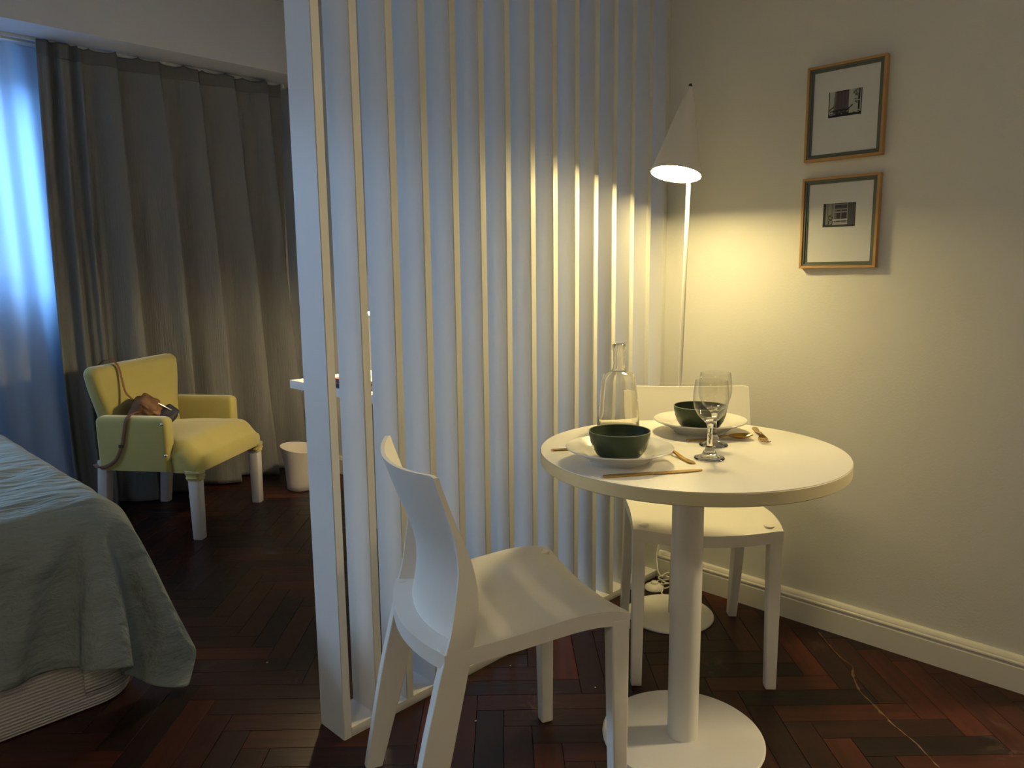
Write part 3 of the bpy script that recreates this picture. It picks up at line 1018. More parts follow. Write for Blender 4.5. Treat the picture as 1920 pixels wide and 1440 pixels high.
# gold cutlery : flat outlines given thickness and a gentle profile
def cutlery(name, label, kind, p0, p1, cat):
    """p0 = handle end, p1 = head end (table coordinates)"""
    d = Vector((p1[0] - p0[0], p1[1] - p0[1], 0))
    L = d.length
    t = thing(name, label, cat, (p0[0], p0[1], TZ), math.atan2(d.y, d.x), 'gold cutlery')
    if kind == 'knife':
        outl = [(0, .005), (.004, .0075), (.03, .0075), (.07, .0065), (.10, .0052), (.108, .0052), (.112, .0085), (.15, .0092), (.18, .0085), (.20, .0065), (.212, .002)]
        k = L / .212
        bm = bmesh.new()
        ups, dns = [], []
        for x, w in outl:
            th = .0016 if x < .105 else .0008
            for lst, z in ((ups, .0022 + th), (dns, .0022 - th)):
                lst.append((bm.verts.new((x * k, w if x < .105 else w * .45 + .002, z)), bm.verts.new((x * k, -w, z))))
        split = 5
        def span(i0, i1, nm):
            b2 = bmesh.new()
            U2 = [[b2.verts.new(v.co) for v in r] for r in ups[i0:i1 + 1]]
            D2 = [[b2.verts.new(v.co) for v in r] for r in dns[i0:i1 + 1]]
            for a in range(len(U2) - 1):
                b2.faces.new((U2[a][0], U2[a][1], U2[a + 1][1], U2[a + 1][0]))
                b2.faces.new((D2[a][0], D2[a + 1][0], D2[a + 1][1], D2[a][1]))
                b2.faces.new((U2[a][0], U2[a + 1][0], D2[a + 1][0], D2[a][0]))
                b2.faces.new((U2[a][1], D2[a][1], D2[a + 1][1], U2[a + 1][1]))
            b2.faces.new((U2[0][0], D2[0][0], D2[0][1], U2[0][1]))
            b2.faces.new((U2[-1][0], U2[-1][1], D2[-1][1], D2[-1][0]))
            finish(nm, b2, M['gold'], t, smooth=True, angle=50)
        span(0, 5, 'handle'); span(5, len(outl) - 1, 'blade')
        bm.free()
        return t
    # handle : tapering bar that rises at the neck
    hl = L * (.66 if kind == 'spoon' else .62)
    bm = bmesh.new()
    rings = []
    for i in range(15):
        s_ = i / 14
        x = hl * s_
        w = .0068 * (1 - s_) ** .7 + .0022 if s_ > .04 else .0050
        z = .0022 + .008 * sstep(.35, .95, s_)
        th = .0013
        rings.append([bm.verts.new(v) for v in ((x, -w, z - th), (x, w, z - th), (x, w * .8, z + th), (x, -w * .8, z + th))])
    for a, b in zip(rings[:-1], rings[1:]):
        for q_ in range(4): bm.faces.new((a[q_], a[(q_ + 1) % 4], b[(q_ + 1) % 4], b[q_]))
    bm.faces.new(rings[0][::-1]); bm.faces.new(rings[-1])
    finish('handle', bm, M['gold'], t, smooth=True, angle=50)
    if kind == 'spoon':
        bm = bmesh.new()
        def fn(a, b, top):
            x = hl - .003 + (L - hl + .003) * a
            wd = .0205 * math.sin(math.pi * min(1, a * .93 + .035)) ** .62
            s_ = (b * 2 - 1)
            dep = .0085 * (1 - s_ * s_) * math.sin(math.pi * a) ** .7
            z = .0112 - dep + .0008 * a - (0 if top else .0012)
            return (x, wd * s_, z)
        T = [[bm.verts.new(fn(i / 18, j / 12, True)) for j in range(13)] for i in range(19)]
        Bm = [[bm.verts.new(fn(i / 18, j / 12, False)) for j in range(13)] for i in range(19)]
        for i in range(18):
            for j in range(12):
                bm.faces.new((T[i][j], T[i + 1][j], T[i + 1][j + 1], T[i][j + 1]))
                bm.faces.new((Bm[i][j], Bm[i][j + 1], Bm[i + 1][j + 1], Bm[i + 1][j]))
            bm.faces.new((T[i][0], Bm[i][0], Bm[i + 1][0], T[i + 1][0]))
            bm.faces.new((T[i][12], T[i + 1][12], Bm[i + 1][12], Bm[i][12]))
        for j in range(12):
            bm.faces.new((T[0][j], T[0][j + 1], Bm[0][j + 1], Bm[0][j])); bm.faces.new((T[18][j], Bm[18][j], Bm[18][j + 1], T[18][j + 1]))
        finish('spoon_bowl', bm, M['gold'], t, smooth=True, angle=70)
    else:
        hx = hl - .004
        bm = bmesh.new()
        V1, V2 = [], []
        for i in range(9):
            a = i / 8
            x = hx + .030 * a
            w = .0024 + .0096 * sstep(0, .9, a)
            z = .0102 - .0075 * sstep(0, 1, a)
            V1.append([bm.verts.new((x, -w, z + .0008)), bm.verts.new((x, w, z + .0008))]); V2.append([bm.verts.new((x, -w, z - .0008)), bm.verts.new((x, w, z - .0008))])
        for a in range(8):
            bm.faces.new((V1[a][0], V1[a][1], V1[a + 1][1], V1[a + 1][0])); bm.faces.new((V2[a][0], V2[a + 1][0], V2[a + 1][1], V2[a][1]))
            bm.faces.new((V1[a][0], V1[a + 1][0], V2[a + 1][0], V2[a][0])); bm.faces.new((V1[a][1], V2[a][1], V2[a + 1][1], V1[a + 1][1]))
        bm.faces.new((V1[0][0], V2[0][0], V2[0][1], V1[0][1])); bm.faces.new((V1[8][0], V1[8][1], V2[8][1], V2[8][0]))
        finish('fork_head', bm, M['gold'], t, smooth=True, angle=50)
        x0 = hx + .028
        for k in range(4):
            yc_ = (-1.5 + k) * .0062
            pts_ = [(x0, yc_, .0027), (x0 + (L - x0) * .5, yc_, .0024), (L, yc_, .0082)]
            tube('tine', pts_, .0014, M['gold'], t, seg=6, n=5)
    return t


cutlery('table_knife', 'gold table knife lying in front of the nearer plate', 'knife', (1.182, .898), (1.364, .777), 'knife')
cutlery('dessert_spoon', 'gold spoon handle pointing at the nearer wine glass, head hidden by the plate', 'spoon', (1.399, .818), (1.475, .958), 'spoon')
cutlery('table_fork', 'gold fork handle sticking out left of the nearer plate', 'fork', (1.284, 1.130), (1.440, 1.018), 'fork')
cutlery('dessert_spoon', 'gold spoon with its bowl right of the farther plate', 'spoon', (1.585, .948), (1.712, .838), 'spoon')
cutlery('table_fork', 'gold fork with tines towards the camera at the table rim', 'fork', (1.838, .895), (1.676, .784), 'fork')

# ------------------------------------------------------------------ bed and duvet
bed = thing('bed', 'low bed with a ribbed white base below the green duvet', 'bed', (-.35, 2.85, 0))
BX0, BX1, BY0, BY1 = -1.15 + .35, .655 + .35, 2.115 - 2.85, 3.56 - 2.85
bm = bmesh.new()
rb = .10
ringpts = []
for cx, cy, a0 in ((BX1 - rb, BY0 + rb, -90), (BX1 - rb, BY1 - rb, 0), (BX0 + rb, BY1 - rb, 90), (BX0 + rb, BY0 + rb, 180)):
    for k in range(9):
        a = math.radians(a0 + 90 * k / 8)
        ringpts.append((cx + rb * math.cos(a), cy + rb * math.sin(a)))
lv = [(.012, .965), (.0, 1.0), (.02, 1.0), (.28, 1.0), (.30, .985)]
rings = []
for k, (z, s_) in enumerate([(.012, .97), (.004, .99), (.03, 1.0), (.15, 1.003), (.28, 1.0), (.295, .985)]):
    rings.append([bm.verts.new((x * s_ if abs(s_ - 1) > .004 else x, y * s_ if abs(s_ - 1) > .004 else y, z)) for x, y in ringpts])
n = len(ringpts)
for a, b in zip(rings[:-1], rings[1:]):
    for k in range(n): bm.faces.new((a[k], a[(k + 1) % n], b[(k + 1) % n], b[k]))
bm.faces.new(rings[0][::-1]); bm.faces.new(rings[-1])
finish('bed_base', bm, M['ribbed'], bed, smooth=True, angle=50)
boxobj('mattress', (BX0 + .01, BX1 - .03, BY0 + .03, BY1 - .03, .295, .515), M['ribbed'], bed, bev=.04, seg=4)
for sx in (BX0 + .12, BX1 - .18):
    for sy in (BY0 + .18, BY1 - .18):
        lathe('bed_foot', [(0, 0), (.025, 0), (.03, .018), (0, .018)], M['black'], bed, seg=20, loc=(sx, sy, 0))
# folded corner flap of the cover
bm = bmesh.new()
NFX = 14
VV = []
for i in range(NFX + 1):
    fx = i / NFX
    # runs round the corner of the base
    s_ = fx * .175
    strt = BX1 - .145
    if s_ < .045:
        px, py, nx, ny = strt + s_, BY0, 0, -1
    else:
        a = -math.pi / 2 + min(math.pi / 2, (s_ - .045) / rb)
        px, py, nx, ny = BX1 - rb + rb * math.cos(a), BY0 + rb + rb * math.sin(a), math.cos(a), math.sin(a)
    lo = .050
    for j in range(9):
        z = lo + (.30 - lo) * j / 8
        VV.append(bm.verts.new((px + nx * .0085, py + ny * .0085, z)))
for i in range(NFX):
    for j in range(8):
        a = i * 9 + j
        bm.faces.new((VV[a], VV[a + 9], VV[a + 10], VV[a + 1]))
cf = finish('cover_flap', bm, M['ribbed'], bed, smooth=True, angle=50)
sol = cf.modifiers.new('thickness', 'SOLIDIFY'); sol.thickness = .004; sol.offset = 0

# duvet : a sheet let fall over the bed (small position based cloth solve)
import numpy as np
DSP = .0205
gx = np.arange(-.10, .655 + .355, DSP)
gy = np.arange(2.115 - .385, 3.56 + .20, DSP)
NX_, NY_ = len(gx), len(gy)
rest_s = DSP


def wrinkle(x, y):
    v = Vector((x * 2.2 + y * .8, y * 7.0 - x * 2.6, 0))
    w_ = noise.noise(v) * .013 + noise.noise(v * 2.1 + Vector((4, 1, 2))) * .009
    rid = 1 - abs(noise.noise(Vector((x * 2.6 + y * 2.2, y * 13.0 - x * 6.0, 3.3)))) * 2.2
    return w_ + .011 * max(0, rid) ** 3


Pc = np.zeros((NX_, NY_, 3))
Pc[..., 0], Pc[..., 1] = np.meshgrid(gx, gy, indexing='ij')
BTOP = .552
for i in range(NX_):
    for j in range(NY_):
        Pc[i, j, 2] = BTOP + .030 + wrinkle(gx[i], gy[j])
bc = np.array([(-1.25 + .655) / 2, (2.115 + 3.56) / 2, .27]); bh = np.array([(.655 + 1.25) / 2, (3.56 - 2.115) / 2, BTOP - .27]); br_c = .075
# hold the sheet where it lies on the mattress, let the rest fall
PIN = (Pc[..., 0] < .60) & (Pc[..., 1] > 2.17) & (Pc[..., 1] < 3.50)
P0 = Pc.copy()
P0[..., 2] -= .020
# gathers : press the hanging cloth together sideways so that it forms folds
for i in range(NX_):
    for j in range(NY_):
        ex, ey = max(0, gx[i] - .655), max(0, 2.115 - gy[j])
        Pc[i, j, 2] += .02 * math.sin(gx[i] * 21 + 1.0) * min(1, ey / .2) + .02 * math.sin(gy[j] * 19) * min(1, ex / .2)
Pv = Pc.copy()


def solve_pair(A, B, L, k):
    d = B - A
    ln = np.sqrt((d * d).sum(-1, keepdims=True)) + 1e-9
    c_ = d * (.5 * k * (ln - L) / ln)
    A += c_; B -= c_


def solve_bend(A, B, L, k):
    d = B - A
    ln = np.sqrt((d * d).sum(-1, keepdims=True)) + 1e-9
    c_ = d * (.5 * k * np.minimum(0, ln - L) / ln)
    A += c_; B -= c_


for step in range(125):
    vel = (Pc - Pv) * (.97 if step < 75 else .86)
    Pv = Pc.copy()
    Pc = Pc + vel
    Pc[..., 2] -= 9.8 * (1 / 60) ** 2 * (.7 if step < 75 else .10)
    for it in range(16 if step < 100 else 30):
        for o in (0, 1):
            n_ = (NX_ - o) // 2
            solve_pair(Pc[o:o + 2 * n_:2], Pc[o + 1:o + 1 + 2 * n_:2], rest_s, 1.0)
            solve_pair(Pc[o:o + 2 * n_:2, :-1], Pc[o + 1:o + 1 + 2 * n_:2, 1:], rest_s * 1.4142, .3)
            solve_pair(Pc[o:o + 2 * n_:2, 1:], Pc[o + 1:o + 1 + 2 * n_:2, :-1], rest_s * 1.4142, .3)
            n_ = (NY_ - o) // 2
            solve_pair(Pc[:, o:o + 2 * n_:2], Pc[:, o + 1:o + 1 + 2 * n_:2], rest_s, 1.0)
        if it % 4 == 0:
            for o in (0, 1, 2, 3):
                for st, kk in ((2, .25), (4, .08)):
                    ia = np.arange(o, NX_ - st, 2 * st); ia = ia[ia + st < NX_]
                    A_, B_ = Pc[ia], Pc[ia + st]
                    solve_bend(A_, B_, rest_s * st * .985, kk); Pc[ia], Pc[ia + st] = A_, B_
                    ja = np.arange(o, NY_ - st, 2 * st); ja = ja[ja + st < NY_]
                    A_, B_ = Pc[:, ja], Pc[:, ja + st]
                    solve_bend(A_, B_, rest_s * st * .985, kk); Pc[:, ja], Pc[:, ja + st] = A_, B_
        if it % 2 == 1:
            rel = Pc - bc
            qv = np.abs(rel) - (bh - br_c)
            qo = np.maximum(qv, 0)
            lo = np.sqrt((qo * qo).sum(-1))
            sd = lo + np.minimum(qv.max(axis=-1), 0) - br_c - .010
            hit = sd < 0
            nrm = np.where((lo > 1e-6)[..., None], qo / (lo[..., None] + 1e-9), (qv == qv.max(axis=-1, keepdims=True)) * 1.0) * np.sign(rel)
            Pc = Pc - np.where(hit[..., None], nrm * sd[..., None], 0)
            low = Pc[..., 2] < .018
            Pc[..., 2] = np.maximum(Pc[..., 2], .018)
            Pv = np.where((hit | low)[..., None], Pv + (Pc - Pv) * .25, Pv)
            Pc[PIN] = P0[PIN]
            Pv[PIN] = P0[PIN]
            Pc[0, :, 0] = gx[0]
# the head side of the bed repeats the last profile
ext = []
for x in np.arange(-1.15, -.10 - .01, .0525):
    row = Pc[0].copy(); row[:, 0] = x
    ext.append(row)
Pc = np.concatenate([np.array(ext), Pc], axis=0)
NX_ = Pc.shape[0]
bm = bmesh.new()
V = [[bm.verts.new(Pc[i, j]) for j in range(NY_)] for i in range(NX_)]
for i in range(NX_ - 1):
    for j in range(NY_ - 1):
        bm.faces.new((V[i][j], V[i + 1][j], V[i + 1][j + 1], V[i][j + 1]))
bmesh.ops.recalc_face_normals(bm, faces=bm.faces)
du = finish('duvet', bm, M['duvet'], None, smooth=True, angle=180, normals=False)
sub = du.modifiers.new('smooth', 'SUBSURF'); sub.levels = 1; sub.render_levels = 2
sol = du.modifiers.new('thickness', 'SOLIDIFY'); sol.thickness = .006; sol.offset = 0
tag(du, 'crumpled sage green duvet draped over the bed corner', 'duvet')

# ------------------------------------------------------------------ curtains
tr = thing('curtain_track', 'white double curtain track under the beam', 'curtain track', (.6, 4.03, 2.21))
boxobj('front_rail', (-1.6, 1.655, -.012, .006, .010, .0248), M['whitemetal'], tr, bev=.002)
boxobj('rear_rail', (-1.6, 1.655, .045, .065, .010, .0248), M['whitemetal'], tr, bev=.002)
boxobj('end_stop', (1.655, 1.668, -.020, .010, .0, .024), M['whitemetal'], tr, bev=.002)

CX0, CX1, CZ0, CZ1 = 1.035, 2.235, .012, 2.229


def fold_wave(t, z):
    """offset towards the room for a point t (0..1 across) at height z"""
    low = 1 - z / 2.2
    amp = .032 + .034 * sstep(0, .9, low)
    d = .0
    warp = t + .018 * noise.noise(Vector((t * 3, z * .7, 4.2)))
    left = 1 - sstep(.13, .20, t)
    # gathered leading edge : tight folds
    d += left * (.020 * math.sin(warp * 95 + .8 * math.sin(z * 1.7)) + .010 * math.sin(warp * 170 + z))
    # broad folds over the rest, sharpened on one side
    ph = warp * 6.2 * (1 - .10 * low) + .15
    fr = ph - math.floor(ph)
    saw = (fr / .86 if fr < .86 else (1 - fr) / .14)
    saw = saw * saw * (3 - 2 * saw)
    d += (1 - left) * amp * (saw - .5) * 2.0
    d += (1 - left) * .007 * math.sin(warp * 58 + 1.3 * math.sin(z * 2.1 + t * 9)) * (0.4 + .6 * low)
    d += .006 * noise.noise(Vector((t * 14, z * 2.2, 1.0))) + .003 * noise.noise(Vector((t * 40, z * 5, 3.0))) * (0.3 + low)
    return d


def curtain_pt(t, s_, off=0.0, zfix=None):
    hooks = 11
    sag = .016 * (abs(math.sin(math.pi * hooks * t)) ** .5 if t > .14 else .3)
    ztop = CZ1 - sag
    z = CZ0 + (ztop - CZ0) * s_
    if zfix is not None: z = zfix + (ztop - zfix) * s_
    k = sstep(2.02, 2.20, z)          # pinch towards the header
    d = fold_wave(t, z) * (1 - .35 * k)
    lean = .016 * sstep(.10, .0, t) * math.sin(z * 1.4)
    # creases across the cloth
    for zc_ in (1.27, .98, .66, .36):
        d += .004 * math.exp(-((z - zc_ - .01 * noise.noise(Vector((t * 6, zc_, 0)))) / .006) ** 2)
    y = 3.995 - d - .012 * (1 - z / 2.2) + off
    x = CX0 + (CX1 - CX0) * t - lean + .012 * (1 - z / 2.2) * math.sin(t * 18)
    x -= .045 * (1 - z / 2.2) * (1 - t) * .6
    return (x, y, z)


cu = thing('linen_curtain', 'heavy grey linen curtain hanging to the floor behind the armchair', 'curtain', (0, 0, 0))
bm = bmesh.new()
grid(bm, 420, 90, lambda a, b: curtain_pt(a, b))
co_ = finish('cloth', bm, M['curtain'], cu, smooth=True, angle=180)
sol = co_.modifiers.new('thickness', 'SOLIDIFY'); sol.thickness = .0012
bm = bmesh.new()
grid(bm, 420, 6, lambda a, b: curtain_pt(a, b, -.0016, 2.152))
co2 = finish('header_tape', bm, M['header'], cu, smooth=True, angle=180)
sol = co2.modifiers.new('thickness', 'SOLIDIFY'); sol.thickness = .0008

sh_ = bmesh.new()


def sheer_pt(a, b, grow=0):
    x = -.12 + (1.10 + .12) * a
    z = .02 + (2.208 - .02) * b
    low = 1 - b
    d = .026 * math.sin(x * 26 + 1.1 * math.sin(z * 1.2) + .9 * z) + .014 * math.sin(x * 57 + z * 1.9) + .012 * noise.noise(Vector((x * 5, z * .8, 8)))
    x2 = x + .05 * low * math.sin(x * 6)
    return (x2, 4.095 - d * (.6 + .5 * low), z)


grid(sh_, 260, 60, sheer_pt)
so = finish('sheer_curtain', sh_, M['sheer'], None, smooth=True, angle=180)
tag(so, 'translucent white sheer curtain glowing blue in front of the window', 'curtain')

# ------------------------------------------------------------------ armchair
AC = thing('armchair', 'mustard velvet armchair with white wooden legs by the curtain', 'armchair', (1.501, 3.388, 0), math.atan2(-.806, .592))


def puffed(name, c8, bev_, mt, parent, puff=(0, 0, 0, 0, 0, 0), cuts=5, seg=4):
    """rounded hexahedron whose faces swell outwards a little"""
    bm = bmesh.new()
    hexa(bm, c8)
    bmesh.ops.recalc_face_normals(bm, faces=bm.faces)
    bmesh.ops.bevel(bm, geom=list(bm.edges), offset=bev_, segments=seg, profile=.5, affect='EDGES')
    cen = sum((v.co for v in bm.verts), Vector()) / len(bm.verts)
    o = finish(name, bm, mt, parent, smooth=True, angle=60)
    return o


def loft(name, sections, mt, parent, n_corner=5, smooth_angle=60):
    """sections : list of lists of points (equal length closed rings)"""
    bm = bmesh.new()
    rings = [[bm.verts.new(p) for p in s_] for s_ in sections]
    n_ = len(rings[0])
    for a, b in zip(rings[:-1], rings[1:]):
        for k in range(n_): bm.faces.new((a[k], a[(k + 1) % n_], b[(k + 1) % n_], b[k]))
    bm.faces.new(rings[0][::-1]); bm.faces.new(rings[-1])
    return finish(name, bm, mt, parent, smooth=True, angle=smooth_angle)


def rrect(hx, hy, r, n_=5):
    out = []
    for cx, cy, a0 in ((hx - r, hy - r, 0), (-hx + r, hy - r, 90), (-hx + r, -hy + r, 180), (hx - r, -hy + r, 270)):
        for k in range(n_ + 1):
            a = math.radians(a0 + 90 * k / n_)
            out.append((cx + r * math.cos(a), cy + r * math.sin(a)))
    return out


# seat : crowned cushion with a T shaped front that wraps past the arms
def seat_top(u, s_):
    cu_ = (u + .19) / .23
    base = .432 - .030 * sstep(-.06, .045, u) ** 1.2
    crown = .034 * max(0, 1 - (s_ / .30) ** 2) * max(0, 1 - ((u + .17) / .27) ** 2)
    return base + crown


def seat_half(u):
    return .245 + (.300 - .245) * sstep(-.115, -.075, u)


bm = bmesh.new()
NU, NV = 34, 30
top, bot = [], []
for i in range(NU + 1):
    u = -.44 + (.45 + .04) * i / NU
    u = -.44 + .485 * i / NU
    tr_, br_ = [], []
    h = seat_half(u)
    for j in range(NV + 1):
        v = -1 + 2 * j / NV
        s_ = v * h
        uu = u
        ev = max(0, (abs(v) - .82) / .18)
        eu = sstep(.82, 1.0, i / NU)
        z = seat_top(u, s_) - .055 * ev ** 2.2 * (1 if u > -.10 else .3) - .040 * eu ** 1.6
        uu -= .018 * eu * ev ** 2
        tr_.append(bm.verts.new((uu, s_, z)))
        br_.append(bm.verts.new((uu - .006 * eu, s_ * .985, .304)))
    top.append(tr_); bot.append(br_)
for i in range(NU):
    for j in range(NV):
        bm.faces.new((top[i][j], top[i + 1][j], top[i + 1][j + 1], top[i][j + 1]))
        bm.faces.new((bot[i][j], bot[i][j + 1], bot[i + 1][j + 1], bot[i + 1][j]))
    bm.faces.new((top[i][0], bot[i][0], bot[i + 1][0], top[i + 1][0]))
    bm.faces.new((top[i][NV], top[i + 1][NV], bot[i + 1][NV], bot[i][NV]))
for j in range(NV):
    bm.faces.new((top[0][j], top[0][j + 1], bot[0][j + 1], bot[0][j])); bm.faces.new((top[NU][j], bot[NU][j], bot[NU][j + 1], top[NU][j + 1]))
so_ = finish('seat', bm, M['velvet'], AC, smooth=True, angle=70)
# backrest, wider at the top and leaning back, slightly hollowed
secs = []
RB_ = .030
levels = [(.33 + (.742 - .33) * k / 14, 0.0) for k in range(15)] + [(.742 + RB_ * math.sin(p_), RB_ * (1 - math.cos(p_))) for p_ in (.25, .5, .75, 1.0, 1.25, 1.45)]
for z, shrink in levels:
    a = (z - .33) / (.772 - .33)
    hw = .245 + .070 * sstep(.25, 1, a)
    uf = -.345 - .055 * a
    th = .105 - .035 * a
    r_ = .03
    hx = th / 2 - shrink * .85
    ring = rrect(hx, hw - shrink, min(r_, hx * .9), 5)
    uc = uf - th / 2
    out = []
    for (du_, s_) in ring:
        hollow = -.022 * (1 - (s_ / hw) ** 2) * (1 if du_ > 0 else .35) * sstep(.1, .6, a)
        droop = -.012 * (abs(s_) / hw) ** 4 * a
        rise = .016 * a ** 3 * (1 - (s_ / hw) ** 2)
        out.append((uc + du_ + hollow, s_, z + droop + rise))
    secs.append(out)
loft('backrest', secs, M['velvet'], AC)
for sgn in (-1, 1):
    # armrest : upright padded panel with a rounded top
    secs = []
    alev = [(.312 + (.527 - .312) * k / 8, 0.0) for k in range(9)] + [(.527 + .026 * math.sin(p_), .026 * (1 - math.cos(p_))) for p_ in (.25, .5, .75, 1.0, 1.25, 1.45)]
    for z, shr in alev:
        a = (z - .312) / (.553 - .312)
        u0, u1 = -.425 + .0 * a, -.088
        hx, hy = (u1 - u0) / 2 - shr, .0325 - shr * .8
        ring = rrect(hx, hy, min(.018, hy * .9), 6)
        secs.append([((u0 + u1) / 2 + x, sgn * (.278 + .004 * a) + y, z - .006 * ((x - 0) / hx if hx else 0) * 0) for x, y in ring])
    loft('armrest', secs, M['velvet'], AC)
    # legs
    for (u, s_, zt, nm) in ((.010, .272, .302, 'front'), (-.445, .235, .34, 'rear')):
        hw = .0262
        lb = .0225
        lean = -.035 if nm == 'rear' else 0
        bm = bmesh.new()
        ringT = rrect(hw, hw, .009, 2); ringB = rrect(lb, lb, .008, 2)
        r0 = [bm.verts.new((u + lean + x * .92, sgn * s_ + y * .92, 0)) for x, y in ringB]
        r1 = [bm.verts.new((u + lean + x, sgn * s_ + y, .004)) for x, y in ringB]
        r2 = [bm.verts.new((u + x, sgn * s_ + y, zt)) for x, y in ringT]
        n_ = len(ringT)
        for a, b in ((r0, r1), (r1, r2)):
            for k in range(n_): bm.faces.new((a[k], a[(k + 1) % n_], b[(k + 1) % n_], b[k]))
        bm.faces.new(r0[::-1]); bm.faces.new(r2)
        finish('leg', bm, M['legwhite'], AC, smooth=True, angle=40)
        if nm == 'front':
            secs = []
            for k in range(9):
                z = .268 + .045 * k / 8
                g = .0295 + .0022 * math.sin(k * 2.4) + .004 * k / 8 - (.003 if k == 0 else 0)
                secs.append([(u + x, sgn * s_ + y, z + .004 * math.sin(5 * math.atan2(y, x) + k)) for x, y in rrect(g, g, .012, 3)])
            loft('leg_collar', secs, M['velvet'], AC)
# frame below the seat
boxobj('seat_frame', (-.42, -.02, -.255, .255, .300, .335), M['velvet'], AC, bev=.01)
for z, u in ((.524, -.104), (.385, -.098)):
    st = lathe('stud', [(0, .006), (.004, .0052), (.0068, .002), (.007, 0), (0, 0)], M['chrome'], AC, seg=20)
    st.rotation_euler = (math.radians(90), 0, 0)
    st.location = (u, -.3115, z)

# handbag slumped in the near corner of the seat
hb = thing('shoulder_bag', 'small tan leather shoulder bag slumped on the armchair seat', 'bag', AC.matrix_basis @ Vector((0, 0, 0)), 0)
hb.location = (1.501, 3.388, 0); hb.rotation_euler = (0, 0, math.atan2(-.806, .592))


def blob(name, cen, rad, mt, parent, rot=(0, 0, 0), seed=0, sq=2.6, amp=.08):
    bm = bmesh.new()
    bmesh.ops.create_uvsphere(bm, u_segments=32, v_segments=20, radius=1)
    rm = Matrix.Rotation(rot[2], 4, 'Z') @ Matrix.Rotation(rot[1], 4, 'Y') @ Matrix.Rotation(rot[0], 4, 'X')
    for v in bm.verts:
        p = v.co.normalized()
        k = (abs(p.x) ** sq + abs(p.y) ** sq + abs(p.z) ** sq) ** (-1 / sq)
        p = p * k
        p *= 1 + amp * noise.noise(p * 1.6 + Vector((seed, 0, 0)))
        v.co = rm @ Vector((p.x * rad[0], p.y * rad[1], p.z * rad[2])) + Vector(cen)
    return finish(name, bm, mt, parent, smooth=True, angle=80)


blob('bag_body', (-.300, -.158, .542), (.056, .084, .076), M['leather'], hb, (0, .45, .5), 3, 4.5, .16)
blob('flap', (-.262, -.155, .575), (.055, .070, .022), M['leather'], hb, (.2, .75, .5), 5, 4.5, .16)
blob('side_pocket', (-.215, -.105, .520), (.036, .066, .022), M['navy'], hb, (.5, .55, .3), 9, 4.0, .14)
tube('zip_trim', [(-.255, -.150, .600), (-.215, -.105, .560), (-.185, -.055, .515)], .004, M['chrome'], hb, seg=8, n=6)
lathe('ring', [(.011, -.002), (.013, 0), (.011, .002), (.009, 0)], M['chrome'], hb, seg=24, loc=(-.235, -.190, .545), closed=True).rotation_euler = (1.2, .3, 0)
tube('strap', [(-.315, -.188, .605), (-.358, -.178, .640), (-.379, -.168, .700), (-.389, -.166, .745), (-.402, -.166, .772), (-.432, -.168, .7865), (-.468, -.172, .778), (-.489, -.178, .745), (-.493, -.182, .68)], .0075, M['leather'], hb, seg=8, n=8, flat=.22, wide=(0, 1, 0))
tube('strap', [(-.280, -.205, .555), (-.262, -.245, .563), (-.262, -.290, .5600), (-.268, -.3175, .540), (-.285, -.3185, .470), (-.300, -.319, .420), (-.330, -.319, .365), (-.370, -.319, .335), (-.415, -.318, .325), (-.45, -.30, .335)],
     .0085, M['leather'], hb, seg=8, n=8, flat=.22, wide=(1, .0, -.1))
boxobj('buckle', (-.311, -.290, -.3235, -.3165, .418, .432), M['black'], hb, bev=.002)

# ------------------------------------------------------------------ waste bin
bn = bmesh.new()
seg = 56
rings = []
prof = [(0, 0.0), (.080, 0.0), (.0845, .004), (.086, .03), (.090, .10), (.098, .17), (.112, .238), (.1095, .238), (.095, .17), (.087, .10), (.083, .03), (0, .008)]
for r, z in prof:
    if r == 0:
        rings.append([bn.verts.new((0, 0, z))]); continue
    ring = []
    for k in range(seg):
        a = 2 * math.pi * k / seg
        zz = z
        if z > .16: zz = z + (z - .16) / .078 * (.018 * math.cos(a - 2.25) - .012)
        ring.append(bn.verts.new((r * math.cos(a), r * math.sin(a), zz)))
    rings.append(ring)
for a, b in zip(rings[:-1], rings[1:]):
    for k in range(seg):
        k2 = (k + 1) % seg
        if len(a) == 1: bn.faces.new((a[0], b[k], b[k2]))
        elif len(b) == 1: bn.faces.new((a[k], a[k2], b[0]))
        else: bn.faces.new((a[k], a[k2], b[k2], b[k]))
wb = finish('waste_bin', bn, M['binwhite'], None, smooth=True, angle=50)
wb.location = (2.019, 3.595, 0)
tag(wb, 'white flared waste bin on the floor beyond the partition', 'bin')

# ------------------------------------------------------------------ desk behind the partition, with lamp and books
DKX, DKY1, DKZ = 1.628, 2.968, .700
dk = thing('writing_desk', 'white desk against the wall, glimpsed past the partition edge', 'desk', (XW - .36, 2.35, 0))
boxobj('desk_top', (DKX - (XW - .36), .358, 1.78 - 2.35, DKY1 - 2.35, DKZ - .036, DKZ), M['deskwhite'], dk, bev=.002)
for yy in (1.86 - 2.35, 2.74 - 2.35):
    boxobj('leg_panel', (-.20, .33, yy, yy + .03, 0, DKZ - .036), M['deskwhite'], dk, bev=.002)
boxobj('back_panel', (.30, .32, 1.89 - 2.35, 2.74 - 2.35, .35, DKZ - .036), M['deskwhite'], dk, bev=.002)


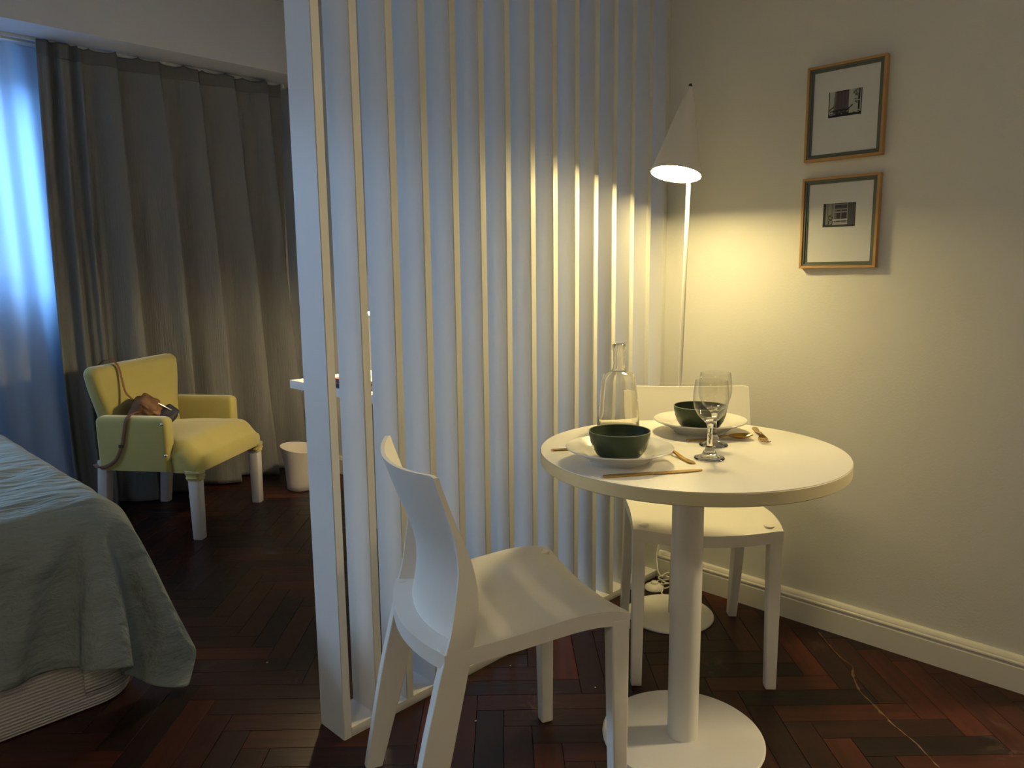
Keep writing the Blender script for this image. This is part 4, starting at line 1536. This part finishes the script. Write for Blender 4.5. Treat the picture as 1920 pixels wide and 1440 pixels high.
def book(label, x, y, z, dx, dy, dz, rz, cover):
    t = thing('book', label, 'book', (x, y, z), rz)
    boxobj('cover', (-dx / 2, dx / 2, -dy / 2, dy / 2, 0, .003), cover, t, bev=.0008)
    boxobj('pages', (-dx / 2 + .004, dx / 2 - .003, -dy / 2 + .004, dy / 2 - .004, .003, dz - .003), M['paper'], t)
    boxobj('cover', (-dx / 2, dx / 2, -dy / 2, dy / 2, dz - .003, dz), cover, t, bev=.0008)
    boxobj('spine', (-dx / 2 - .001, -dx / 2 + .003, -dy / 2, dy / 2, 0, dz), cover, t, bev=.0008)
    return t


book('dark navy book lying on the desk edge', 1.725, 2.56, DKZ, .17, .24, .020, 0.05, M['navybook'])
book('dull red book lying on the navy book', 1.728, 2.56, DKZ + .020, .15, .21, .014, -0.06, M['redbook'])

dl = thing('desk_lamp', 'shaded warm desk lamp hidden behind the partition', 'lamp', (1.93, 2.74, DKZ))
lathe('base', [(0, 0), (.075, 0), (.077, .004), (.070, .014), (.012, .018), (0, .018)], M['whitemetal'], dl, seg=40)
lathe('stem', [(0, .015), (.007, .015), (.007, .40), (0, .40)], M['whitemetal'], dl, seg=20)
lathe('shade', [(.050, .455), (.115, .300), (.1135, .300), (.0485, .454)], M['whitemetal'], dl, seg=56, closed=True)
lathe('shade_top', [(0, .452), (.0495, .452), (.0495, .456), (0, .456)], M['whitemetal'], dl, seg=40)
lathe('bulb', [(0, .270), (.018, .274), (.030, .290), (.030, .305), (.018, .328), (.012, .345), (0, .345)], M['deskglow'], dl, seg=32)

# ------------------------------------------------------------------ kitchen ceiling light and an added fill light
kit = thing('ceiling_light', 'round warm ceiling light in the kitchen beyond the wall end', 'lamp', (3.55, -.85, ZC))
lathe('canopy', [(0, 0), (.19, 0), (.19, -.025), (.175, -.03), (0, -.03)], M['whitemetal'], kit, seg=48)
lathe('glass_dome', [(.172, -.030), (.165, -.055), (.13, -.085), (.07, -.103), (0, -.108)], M['kitglow'], kit, seg=48)
fill_light = thing('ceiling_light', 'round warm fill light added on the ceiling left of the camera', 'lamp', (-1.0, -.3, ZC))  # unseen dome added to offset the blue daylight
lathe('canopy', [(0, 0), (.19, 0), (.19, -.025), (.175, -.03), (0, -.03)], M['whitemetal'], fill_light, seg=48)
lathe('glass_dome', [(.172, -.030), (.165, -.055), (.13, -.085), (.07, -.103), (0, -.108)], M['fillglow'], fill_light, seg=48)

# crumbs on the parquet
for lab, x, y, r_ in (('pale crumb on the parquet between the nearest chair and the table base', 1.5396, 1.1927, .0026),
                      ('pale crumb on the parquet just below the partition rail', 1.4599, 1.4485, .0024),
                      ('pale crumb under the nearest chair, by its rear legs', 1.2008, 1.3212, .0024),
                      ('lone pale crumb on the parquet between bed and partition post', .9698, 1.9964, .0026)):
    bm = bmesh.new()
    bmesh.ops.create_icosphere(bm, subdivisions=1, radius=r_)
    for v in bm.verts: v.co.z = v.co.z * .7 + r_ * .7; v.co.x *= 1.0 + .5 * random.random()
    c = finish('crumb', bm, M['crumb'], None)
    c.location = (x, y, 0)
    tag(c, lab, 'crumb', 'crumbs on the parquet')
